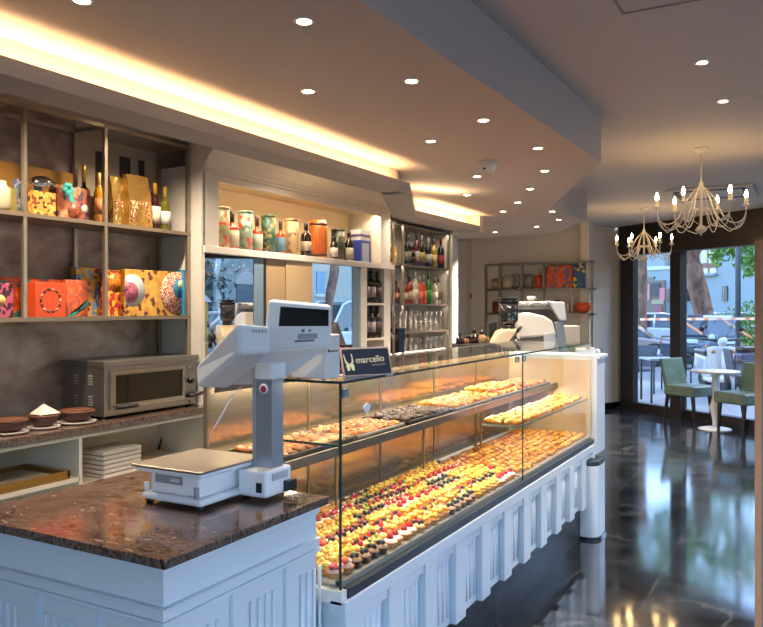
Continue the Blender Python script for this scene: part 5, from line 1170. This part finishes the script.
# apartment building across the street
bcol = mat('pale blue grey render', '8b969f', .8); wd = mat('dark window', '3a434a', .2); shut = mat('brown shutter', '7a5a48', .6); cur = mat('cream curtain', 'cfc0a4', .7)
def bld(q0_, q1_, o, h, label):
    t = thing('apartment_building', label, 'building', SF((q0_+q1_)/2, 0, o)); MB().prism(quad(q0_, q1_, o, o+8), -.1, h).build('wall', bcol, t); return t
B1 = bld(-90, 30, 46, 14, 'pale blue grey apartment building across the street seen through the shopfront')
def onb(u, v, o=46):  # point of the facade plane
    a = (u-HU)/F_; D = Vector((-S_+C_*a, C_+S_*a, (HV-v)/F_)); tt = (q0+qn*o-Vector((0, 0, 0))).dot(qn)/D.dot(qn); return Vector((D.x*tt, D.y*tt, EYE+D.z*tt))
def fwin(u0, v0, u1, v1, m, name='window', par=B1, o=46, th=.15):
    a, b, c, d = onb(u0, v1, o), onb(u1, v1, o), onb(u1, v0, o), onb(u0, v0, o); z0 = min(a.z, b.z); z1 = max(c.z, d.z)
    a.z = b.z = z0; c.z = d.z = z1
    return MB().hexa([a-qn*th, b-qn*th, c-qn*th, d-qn*th], [a+qn*.02, b+qn*.02, c+qn*.02, d+qn*.02]).build(name, m, par)
for (u0, v0, u1, v1) in ((666, 289, 672, 301), (683, 289, 690, 301), (691, 289, 695, 301), (723, 286, 728, 301), (666, 254, 672, 266), (684, 251, 691, 262)):
    w_ = fwin(u0, v0, u1, v1, wd)
    fwin((u0+u1)/2-.3, v0, (u0+u1)/2+.3, v1, bcol, 'mullion', w_ if False else B1, th=.2)
for (u0, v0, u1, v1) in ((702, 248, 708, 263), (710, 248, 717, 263), (703, 268, 709, 274), (711, 268, 717, 274)): fwin(u0, v0, u1, v1, cur, 'curtained_window')
fwin(700, 264, 718, 267.5, shut, 'balcony_band'); fwin(700, 274, 718, 275.5, bcol, 'ledge', th=.5); fwin(648, 277, 655, 279, wd, 'vent'); fwin(646, 267, 672, 269, mat('pale band', 'c4c9cc', .8), 'string_course')
for (u0, v0, u1, v1, m) in ((646, 281, 666, 317, mat('kiosk posters', '6b5a58', .6)),): 
    k_ = fwin(u0, v0, u1, v1, m, 'shop_opening', o=44)
    for (a, b, c, d, cc) in ((647, 284, 650, 300, 'b5808a'), (652, 283, 660, 296, '3c3a40'), (660, 288, 665, 300, 'c4707a'), (652, 300, 664, 304, '9a8a70'), (654, 306, 662, 316, '8a4a58')): fwin(a, b, c, d, mat('poster '+cc, cc, .6), 'poster', B1, 43.8, .05)
# trees
bark = ramp_mat('tree bark', [(.3, '4a352a'), (.55, '7c5c4a'), (.8, 'a48470')], 'noise', 6, .9, (1, 1, .3), 1., bump=.6); leafm = mat('fresh leaves', '648f30', .6); hedge_m = mat('hedge green', '4c7a24', .7, noise=.4, nscale=5)
def leaves(cx, cy, cz, rx, rz, n, m, size, seed=1, name='foliage', par=None):
    r = random.Random(seed); mb = MB()
    for i in range(n):
        a, b, q = r.uniform(0, 6.28), r.uniform(-1, 1), r.random()**.4; s = math.sqrt(1-b*b)
        c = Vector((cx+rx*q*s*cos(a), cy+rx*q*s*sin(a), cz+rz*q*b)); d1 = Vector((r.uniform(-1, 1), r.uniform(-1, 1), r.uniform(-1, 1))).normalized()*size; d2 = Vector((r.uniform(-1, 1), r.uniform(-1, 1), r.uniform(-1, 1))).normalized()*size*.5
        mb.add([c-d1, c+d2, c+d1, c-d2], [(0, 1, 2, 3)])
    return mb.build(name, m, par)
d0 = 29
t = thing('street_tree', 'leaning brown tree trunk outside behind the white scooter', 'tree', P(708, 355, d=d0)); t.location.z = -.06
pts = [P(709, 362, d=d0), P(707, 330, d=d0), P(702, 305, d=d0), P(697, 285, d=d0), P(693, 268, d=d0), P(696, 245, d=d0), P(700, 215, d=d0), P(704, 170, d=d0)]
MB().tube(pts, .37, 14, r2=.34).build('trunk', bark, t)
MB().tube([P(694, 275, d=d0), P(690, 262, d=d0), P(684, 240, d=d0), P(676, 200, d=d0)], .17, 10).build('branch', bark, t)
q = P(700, 150, d=d0); leaves(q.x, q.y, q.z, 3.4, 1.6, 900, leafm, .28, 1, par=t)
t = thing('street_tree', 'reddish brown straight tree trunk at the left of the shopfront', 'tree', P(641, 355, d=26.5))
MB().tube([P(642, 355, d=26.5), P(641, 320, d=26.5), P(641.5, 280, d=26.5), P(640, 230, d=26.5), P(642, 180, d=26.5)], .20, 12).build('trunk', bark, t)
t = thing('leafy_branch_tree', 'bright green leafy boughs hanging at the top right of the shopfront', 'tree', P(732, 372, d=19))
MB().tube([P(775, 372, d=19), P(772, 300, d=19), P(768, 240, d=19), P(765, 190, d=19)], .12, 10).build('trunk', bark, t)
for k, (u, v, rx, rz, n) in enumerate(((722, 247, .35, .38, 220), (745, 252, .35, .65, 330), (716, 256, .2, .3, 90), (735, 246, .3, .25, 160), (750, 262, .2, .4, 120))):
    q = P(u, v, d=19); leaves(q.x, q.y, q.z, rx, rz, n, leafm, .075, k+5, 'bough', t)
MB().tube([P(768, 240, d=19), P(745, 246, d=19), P(722, 240, d=19)], .035, 8).build('branch', bark, t)
q = P(752, 322, d=31); hd = leaves(q.x, q.y, .55, 1.5, 1.3, 1400, hedge_m, .10, 3, 'street_hedge'); tag(hd, 'clipped green hedge at the lower right of the shopfront view', 'hedge')
# lamp post, barrier tape
t = tag(MB().cyl(*P(738, 0, d=16).xy, -.1, 6, .055, 12).build('street_lamp_post', mat('post grey', '4a5052', .5)), 'slim dark post standing outside right of the leaning tree', 'post')
tp_m = ramp_mat('barrier tape', [(0, 'e8703a'), (.5, 'f2c9a8')], 'wave', 1.2, .6)
tape = MB()
def strip(a, b, w=.05): tape.hexa([a, b, b+Vector((0, 0, w)), a+Vector((0, 0, w))], [a+qn*.01, b+qn*.01, b+Vector((0, 0, w))+qn*.01, a+Vector((0, 0, w))+qn*.01])
strip(P(640, 320.5, d=17), P(756, 320, d=14.5)); tag(tape.build('barrier_tape', tp_m), 'orange and white barrier tape stretched across the street view', 'tape')
tape = MB(); strip(P(684, 323, d=17), P(702, 335, d=16.4)); strip(P(724, 322, d=17), P(752, 339, d=16)); tag(tape.build('barrier_tape', mat('orange rail', 'e08a4a', .6)), 'loose orange diagonal tapes below the long barrier tape', 'tape')
# cars
tyre = mat('tyre', '101010', .7); rim = mat('alloy rim', 'b5b5b5', .25, .8); cg = mat('car glass', '2c3840', .06, 0, coat=.6)
def car(pos, rz, col, label, van=False):
    t = thing('parked_car', label, 'car', pos, None, world=False, rz=rz); body = mat('car paint '+col, col, .2, .25, coat=.8)
    h0 = .75 if not van else .9; top = 1.42 if not van else 1.9
    side = [(-2.1, .30), (-2.12, .62), (-2.0, h0+.08), (-1.5, h0+.12), (.95, h0+.08), (1.85, h0-.06), (2.1, .58), (2.12, .32), (1.9, .2), (-1.9, .2)]
    mb = MB().prism(side, -.84, .84, axis='y'); mb.build('body', body, t, bevel=.07, seg=3)
    roof = [(-1.75, h0+.06), (-1.35, top-.04), (-.9, top), (.05, top), (.45, top-.06), (1.25, h0+.06)] if not van else [(-2.0, h0), (-1.95, top-.05), (-1.8, top), (.5, top), (.8, top-.1), (1.5, h0+.06)]
    def cab(s, dy, lo, m, nm, up=0.):
        mb = MB(); n = len(roof); cx = sum(p[0] for p in roof)/n
        vs = []
        for sgn in (-1, 1):
            for (x, z) in roof:
                f = (z-h0)/(top-h0); vs.append((cx+(x-cx)*s, sgn*(.80-.14*f)*dy, z*1+(up if f > .5 else 0)))
        mb.add(vs, [tuple(range(n)), tuple(range(2*n-1, n-1, -1))]+[(i, n+i, n+(i+1) % n, (i+1) % n) for i in range(n)]); return mb.build(nm, m, t, bevel=.03)
    cab(1., 1., 0, cg, 'windows'); 
    mb = MB()
    for sgn in (-1, 1):
        for i in range(len(roof)-1):
            (xa_, za), (xb_, zb2) = roof[i], roof[i+1]; fa, fb2 = (za-h0)/(top-h0), (zb2-h0)/(top-h0)
            mb.rod((xa_, sgn*(.80-.14*fa), za), (xb_, sgn*(.80-.14*fb2), zb2), .035, 6)
        mb.rod((-.4, sgn*.78, h0+.06), (-.35, sgn*.67, top-.02), .04, 6)
    mb.build('pillar', body, t)
    a, b = (-1.3, .05) if not van else (-1.9, .5)
    MB().box(a, -.64, top-.03, b, .64, top+.02).build('roof', body, t, bevel=.03)
    for x in (-1.3, 1.32):
        for s in (-1, 1):
            w_ = MB().lathe([(.31, -.1), (.33, -.06), (.33, .06), (.31, .1)], 0, 0, 0, 22); w_.xf(Matrix.Translation((x, s*.78, .33)) @ Matrix.Rotation(pi/2, 4, 'X')); w_ = w_.build('wheel', tyre, t)
            q = MB().lathe([(.0001, -.105), (.2, -.105), (.21, -.09), (.21, .09), (.2, .105), (.0001, .105)], 0, 0, 0, 16); q.xf(Matrix.Translation((x, s*.78, .33)) @ Matrix.Rotation(pi/2, 4, 'X')); q.build('hubcap', rim, w_)
    for s in (-1, 1):
        MB().box(1.9, s*.55-.2, .60, 2.1, s*.55+.2, .72).build('headlight', mat('headlight', 'dfe6ea', .1), t, bevel=.02); MB().box(-2.14, s*.62-.12, .62, -2.02, s*.62+.12, .78).build('tail_light', mat('tail red', '8a1414', .2), t, bevel=.02)
        MB().box(.55, s*.88-.08, h0+.08, .7, s*.88+.08, h0+.2).build('wing_mirror', body, t, bevel=.02)
    MB().box(2.06, -.45, .38, 2.14, .45, .52).build('grille', mat('grille', '15181b', .4), t); MB().box(2.13, -.25, .40, 2.15, .25, .50).build('number_plate', mat('plate', 'e4e4dc', .4), t)
    return t
def gp(u, d, z=-.10): q = P(u, 308, d=d); q.z = z; return q
car(gp(608, 22.8), YAW+radians(-20), '9c8882', 'silver pink car seen side-on through the left shopfront pane')
car(gp(709, 24.3), YAW+radians(-112), '56656f', 'dark grey car facing the shop behind the white scooter')
car(gp(664, 32), YAW+radians(-20), 'c4ccd2', 'white car behind the silver pink car')
car(gp(720, 36), YAW+radians(170), 'b3bcc4', 'distant pale car with red tail light beyond the leaning tree')
# scooters
def scooter(pos, rz, col, label, shield=True, topcase=False):
    t = thing('scooter', label, 'scooter', pos, None, world=False, rz=rz); b = mat('scooter '+col, col, .25, coat=.5)
    for x in (-.62, .62):
        w_ = MB().lathe([(.17, -.05), (.22, -.035), (.22, .035), (.17, .05)], 0, 0, 0, 18); w_.xf(Matrix.Translation((x, 0, .22)) @ Matrix.Rotation(pi/2, 4, 'X')); w_.build('wheel', tyre, t)
    mb = MB().hexa([(.30, -.2, .35), (.42, -.06, .30), (.42, .06, .30), (.30, .2, .35)], [(.36, -.26, .88), (.50, -.14, .90), (.50, .14, .90), (.36, .26, .88)]); mb.build('leg_shield', b, t, bevel=.03)
    MB().lathe([(.0001, .38), (.10, .30), (.13, .2)], .62, 0, .08, 14, sq=.8).build('front_fender', b, t)
    MB().box(-.2, -.17, .24, .36, .17, .31).build('footboard', b, t, bevel=.02)
    MB().hexa([(-.15, -.17, .26), (-.15, .17, .26), (-.95, .14, .45), (-.95, -.14, .45)], [(-.10, -.15, .68), (-.10, .15, .68), (-.95, .12, .72), (-.95, -.12, .72)]).build('rear_body', b, t, bevel=.05, seg=3)
    MB().box(-.9, -.15, .70, -.12, .15, .80).build('seat', black, t, bevel=.04, seg=3)
    MB().rod((.62, 0, .25), (.40, 0, .98), .035, 8).build('steering_column', b, t)
    MB().tube([(.36, -.34, 1.02), (.42, -.12, 1.0), (.42, .12, 1.0), (.36, .34, 1.02)], .02, 8).build('handlebar', black, t)
    MB().ball(.44, 0, .97, .08, 12, 8, sx=.8).build('headlight_cowl', b, t); MB().ball(.53, 0, 1.0, .06, 12, 8).build('headlight', mat('headlight', 'dfe6ea', .1), t)
    for s in (-1, 1):
        MB().rod((.40, s*.25, 1.02), (.38, s*.32, 1.18), .008, 6).ball(.38, s*.33, 1.2, .05, 10, 6, sx=.4).build('mirror', black, t); MB().ball(.49, s*.17, .8, .035, 8, 6).build('indicator_lamp', mat('indicator orange', 'd07a2a', .3), t)
    if shield: MB().hexa([(.44, -.26, 1.02), (.44, .26, 1.02), (.34, .2, 1.52), (.34, -.2, 1.52)], [(.435, -.26, 1.02), (.435, .26, 1.02), (.335, .2, 1.52), (.335, -.2, 1.52)]).build('windscreen', pane_mat('scooter screen', (.85, .87, .88), .03, .02, .12), t)
    if topcase: MB().box(-1.15, -.22, .86, -.75, .22, 1.18).build('top_case', black, t, bevel=.08, seg=3)
    MB().rod((-.1, .12, .28), (-.12, .26, 0), .012, 6).build('kickstand', black, t)
    return t
scooter(gp(715, 13.9, -.02), YAW+radians(-98), 'dcd8d2', 'white scooter with tall clear windscreen parked outside, facing the shop')
scooter(gp(733, 15.2, -.02), YAW+radians(-160), '3c4a62', 'dark blue scooter with black top case behind the white scooter', False, True)
# outdoor tables and chairs
om = mat('outdoor dark frame', '23272c', .5); navy_m = mat('navy weave', '3b4454', .7)
def ochair(pos, rz, label, curved=False):
    t = thing('outdoor_chair', label, 'chair', pos, 'outdoor chairs', world=False, rz=rz)
    MB().box(-.24, -.24, .42, .24, .24, .46).build('seat', navy_m, t, bevel=.01); MB().hexa([(-.25, -.24, .5), (-.22, -.24, .5), (-.22, .24, .5), (-.25, .24, .5)], [(-.31, -.24, .88), (-.28, -.24, .88), (-.28, .24, .88), (-.31, .24, .88)]).build('backrest', navy_m, t, bevel=.01)
    for (x, y) in ((.22, .22), (.22, -.22), (-.22, .22), (-.22, -.22)): MB().rod((x, y, .45 if x > 0 else .8), (x, y, 0), .015, 8).build('leg', om, t)
    if curved: MB().tube([(-.25, -.24, .88), (-.33, -.2, 1.02), (-.33, .2, 1.02), (-.25, .24, .88)], .018, 8).build('top_rail', mat('bent wood', '7a5a44', .4), t)
    for s in (-1, 1): MB().tube([(-.25, s*.25, .68), (.2, s*.25, .66), (.22, s*.25, .45)], .014, 8).build('armrest', om, t)
ochair(gp(636, 14.0, -.02), YAW+radians(-150), 'dark outdoor armchair at the left edge of the shopfront glass')
ochair(gp(676, 14.5, -.02), YAW+radians(-100), 'outdoor chair with curved wooden top rail behind the frame post', True)
ochair(gp(746, 12.8, -.02), YAW+radians(-10), 'navy outdoor armchair at the right behind the green chair')
def otable(pos, label):
    t = thing('outdoor_table', label, 'table', pos, 'outdoor tables', world=False, rz=YAW)
    MB().box(-.28, -.28, .70, .28, .28, .73).build('table_top', mat('outdoor top', '8d9296', .4), t)
    for (x, y) in ((.25, .25), (.25, -.25), (-.25, .25), (-.25, -.25)): MB().box(x-.015, y-.015, 0, x+.015, y+.015, .70).build('leg', om, t)
otable(gp(661, 12.9, -.02), 'small square outdoor table with dark legs behind the left green chair')
# ---- street to the right of the shopfront (what the bar-back mirrors show)
MXC = -7.04
def PM(u, v, x): p = P(u, v, x=x); return Vector((MXC-x, p.y, p.z))
b2 = thing('stone_building', 'grey stone building with arched doorway reflected in the bar-back mirrors', 'building', (9.5, 22, -.2))
def bx(u, v, x=-16.): return PM(u, v, x)
BW = MXC+16.
ym0, ym1 = bx(190, 300).y, bx(375, 300).y
MB().box(BW, ym0-6, -.2, BW+3, ym1+8, 9).build('wall', ramp_mat('grey stone', [(.3, '5f6764'), (.7, '8a918d')], 'noise', 4, .9, detail=10), b2)
dy0, dy1 = bx(236, 0).y, bx(256, 0).y; zt2 = bx(245, 275).z
MB().box(BW-.03, dy0, -.15, BW+.02, dy1, zt2-.3).build('doorway', mat('doorway dark', '3c474e', .5), b2)
dc = (dy0+dy1)/2; rr_ = (dy1-dy0)/2
e = MB(); e.prism([(dc+rr_*1.15*cos(radians(a)), zt2-.3+rr_*.8*sin(radians(a))) for a in range(0, 181, 12)], BW-.05, BW+.03, axis='x'); e.build('arch', mat('stone trim', '97908a', .8), b2)
w1, w2 = bx(313, 0).y, bx(321, 0).y
MB().box(BW-.14, bx(325, 0).y-3, -.15, BW-.02, ym1+6, 8.9).build('cream_render', mat('cream render', 'a0a39a', .8), b2)
MB().box(BW-.18, w1, bx(315, 293).z, BW-.06, w2, bx(315, 272).z).build('window', mat('window blue', '6d93a8', .3), b2)
MB().box(BW-.26, w1-.1, bx(315, 294).z-.1, BW-.1, w2+.1, bx(315, 294).z).build('window_sill', mat('pale stone', 'c8ccc8', .7), b2)
MB().box(BW-.05, ym0-4, bx(205, 300).z, BW+.1, bx(212, 0).y, bx(205, 262).z).build('dark_window', mat('dark foliage glass', '2f3a34', .5), b2)
t = thing('birch_tree', 'slim pale birch trunk reflected in the left bar-back mirror', 'tree', PM(219, 350, -11.5)); t.location.z = -.1
MB().tube([PM(221, 395, -11.5), PM(222, 330, -11.5), PM(218, 295, -11.5), PM(217, 270, -11.5), PM(221, 240, -11.5)], .06, 10).build('trunk', mat('birch bark', 'a9ada0', .8, noise=.4, nscale=5), t)
q = PM(207, 282, -13); leaves(q.x, q.y, q.z, .8, .9, 200, mat('dark leaf', '263022', .7), .10, 9, 'foliage', t)
t = thing('street_tree', 'brown leaning trunk reflected in the right bar-back mirror', 'tree', PM(331, 330, -11.5)); t.location.z = -.1
MB().tube([PM(329, 360, -11.5), PM(328, 312, -11.5), PM(330, 295, -11.5), PM(334, 275, -11.5), PM(336, 250, -11.5)], .13, 12).build('trunk', bark, t)
t = thing('white_railing', 'white tubular railing reflected in the left bar-back mirror', 'railing', PM(230, 350, -9.6)); t.location.z = -.05
rw = mat('railing white', 'e2e6e6', .4)
a, b = PM(205, 313, -9.6), PM(268, 311, -9.6); MB().rod(a, b, .026, 8).build('top_rail', rw, t)
c_ = PM(223, 312, -9.6); MB().rod(c_, Vector((c_.x, c_.y, -.05)), .026, 8).build('post', rw, t)
MB().rod(PM(206, 330, -9.6), PM(223, 314, -9.6), .022, 8).build('brace', rw, t)
t = thing('yellow_kiosk', 'yellow box with pale roof at the left edge of the mirror view', 'kiosk', PM(202, 330, -9.3)); t.location.z = -.05
k0, k1 = PM(199, 0, -9.3).y, PM(208, 0, -9.3).y; kx = MXC+9.3
MB().box(kx, k0, -.05, kx+.5, k1, PM(204, 302, -9.3).z).build('body', mat('kiosk yellow', 'd9a834', .5), t)
MB().prism([(k0-.05, PM(204, 302, -9.3).z), (k1+.05, PM(204, 302, -9.3).z), ((k0+k1)/2, PM(204, 295, -9.3).z)], kx-.05, kx+.55, axis='x').build('roof', mat('kiosk roof', 'd8dcd8', .6), t)
car(Vector((6.2, PM(345, 0, -13.2).y, -.15)), radians(-80), 'dfe4e6', 'white van reflected in the right bar-back mirror', True)
# person with blue cap beyond the left window
pp_ = PM(244, 320, -8.7); px_, py_ = pp_.x, pp_.y
per = thing('person', 'person in light blue cap and blue shirt reflected in the left bar-back mirror', 'person', (px_, py_, 0), world=False, rz=radians(200))
skin = mat('skin', 'a8745a', .5)
hz = pp_.z+.02
def skin_body(V, E, R, m, name, par):
    me = bpy.data.meshes.new(name); me.from_pydata([Vector(v) for v in V], E, []); me.materials.append(m); o = bpy.data.objects.new(name, me); C.objects.link(o); attach(o, par)
    sk = o.modifiers.new('skin', 'SKIN'); o.data.skin_vertices[0].data[0].use_root = True
    for i, r in enumerate(R): o.data.skin_vertices[0].data[i].radius = (r, r) if not isinstance(r, tuple) else r
    s = o.modifiers.new('sub', 'SUBSURF'); s.levels = 2; s.render_levels = 2; sk.use_smooth_shade = True; return o
H = hz; X, Y = 0, 0
Vv = [(X, Y, H-.62), (X, Y, H-.42), (X, Y, H-.24), (X, Y, H-.14), (X, Y, H-.02), (X, Y, H+.07),
      (X, Y-.19, H-.26), (X+.03, Y-.26, H-.50), (X+.14, Y-.20, H-.66), (X+.20, Y-.16, H-.66), (X, Y+.19, H-.26), (X+.03, Y+.26, H-.50), (X+.14, Y+.20, H-.66), (X+.20, Y+.16, H-.66),
      (X, Y-.10, H-.72), (X+.02, Y-.11, H-1.05), (X, Y-.11, .02), (X+.12, Y-.12, -.02), (X, Y+.10, H-.72), (X+.02, Y+.11, H-1.05), (X, Y+.11, .02), (X+.12, Y+.12, -.02)]
Ee = [(0, 1), (1, 2), (2, 3), (3, 4), (4, 5), (2, 6), (6, 7), (7, 8), (8, 9), (2, 10), (10, 11), (11, 12), (12, 13), (0, 14), (14, 15), (15, 16), (16, 17), (0, 18), (18, 19), (19, 20), (20, 21)]
Rr = [(.14, .11), (.13, .11), (.12, .10), .055, .095, .085, .06, .045, .035, .025, .06, .045, .035, .025, .085, .06, .045, .04, .085, .06, .045, .04]
skin_body(Vv, Ee, Rr, skin, 'body', per)
skin_body([(X, Y, H-.66), (X, Y, H-.42), (X, Y, H-.24), (X, Y-.19, H-.26), (X+.02, Y-.25, H-.42), (X, Y+.19, H-.26), (X+.02, Y+.25, H-.42)], [(0, 1), (1, 2), (2, 3), (3, 4), (2, 5), (5, 6)], [(.17, .13), (.155, .125), (.14, .115), .08, .065, .08, .065], mat('blue shirt', '4a90b8', .8), 'shirt', per)
skin_body([(X, Y, H-.62), (X, Y-.10, H-.76), (X+.02, Y-.11, H-1.05), (X, Y-.11, .1), (X, Y+.10, H-.76), (X+.02, Y+.11, H-1.05), (X, Y+.11, .1)], [(0, 1), (1, 2), (2, 3), (0, 4), (4, 5), (5, 6)], [(.16, .13), .11, .08, .065, .11, .08, .065], mat('dark trousers', '2c2c34', .8), 'trousers', per)
MB().lathe([(.105, 0), (.112, .02), (.10, .08), (.05, .12), (.0001, .125)], X, Y, H+.045, 20).hexa([(X+.05, Y-.09, H+.045), (X+.05, Y+.09, H+.045), (X+.22, Y+.06, H+.02), (X+.22, Y-.06, H+.02)], [(X+.05, Y-.09, H+.055), (X+.05, Y+.09, H+.055), (X+.22, Y+.06, H+.03), (X+.22, Y-.06, H+.03)]).build('cap', mat('light blue cap', '7aa4d8', .7), per)
MB().ball(X-.012, Y, H+.02, .112, 16, 10, sz=.9).build('hair', mat('dark hair', '2a1c16', .8), per)
for s in (-1, 1): MB().ball(X+.09, Y+s*.035, H+.005, .012, 8, 6).build('eye', mat('eye dark', '1a1412', .3), per)
MB().hexa([(X+.09, Y-.012, H-.04), (X+.09, Y+.012, H-.04), (X+.09, Y+.006, H), (X+.09, Y-.006, H)], [(X+.125, Y-.008, H-.038), (X+.125, Y+.008, H-.038), (X+.1, Y+.003, H), (X+.1, Y-.003, H)]).build('nose', skin, per)
MB().box(X+.088, Y-.025, H-.07, X+.10, Y+.025, H-.06).build('mouth', mat('lip', '8a4a44', .5), per)
# side shopfront backdrop: pale facade opposite the right-hand windows
b3 = thing('side_street_building', 'pale rendered building across the side street, right of the shop', 'building', (16, 2, -.2)); MB().box(15, -20, -.2, 20, 10, 5).build('wall', mat('cream render', 'a0a39a', .8), b3)
for k in range(6): MB().box(14.93, -18+4.4*k, 1, 15.0, -16.4+4.4*k, 3).build('window', wd, b3)
struct('ground_side', MB().box(9, -40, -.3, 40, 10, -.2), asph)
# ================================================================ WORLD AND VIEW
w = bpy.data.worlds.new('world'); SC.world = w; w.use_nodes = True; N = w.node_tree.nodes; L = w.node_tree.links
sky = N.new('ShaderNodeTexSky'); sky.sky_type = 'NISHITA'; sky.sun_disc = False; sky.sun_elevation = radians(38); sky.sun_rotation = radians(60); sky.air_density = 1.0; sky.dust_density = 1; sky.ozone_density = 2
bg = N['Background']; bg.inputs['Strength'].default_value = 1.0
tint = N.new('ShaderNodeMix'); tint.data_type = 'RGBA'; tint.blend_type = 'MULTIPLY'; tint.inputs[0].default_value = 1; tint.inputs[7].default_value = (.90, .98, 1.10, 1)
L.new(sky.outputs[0], tint.inputs[6]); L.new(tint.outputs[2], bg.inputs['Color'])
SC.view_settings.view_transform = 'Standard'; SC.view_settings.look = 'None'; SC.view_settings.exposure = 0.28; SC.view_settings.gamma = 1; SC.view_settings.use_curve_mapping = False
cy = SC.cycles; cy.max_bounces = 10; cy.diffuse_bounces = 4; cy.glossy_bounces = 4; cy.transmission_bounces = 6; cy.transparent_max_bounces = 24
cy.caustics_reflective = False; cy.caustics_refractive = False; cy.sample_clamp_indirect = 4; cy.sample_clamp_direct = 0; cy.use_denoising = True
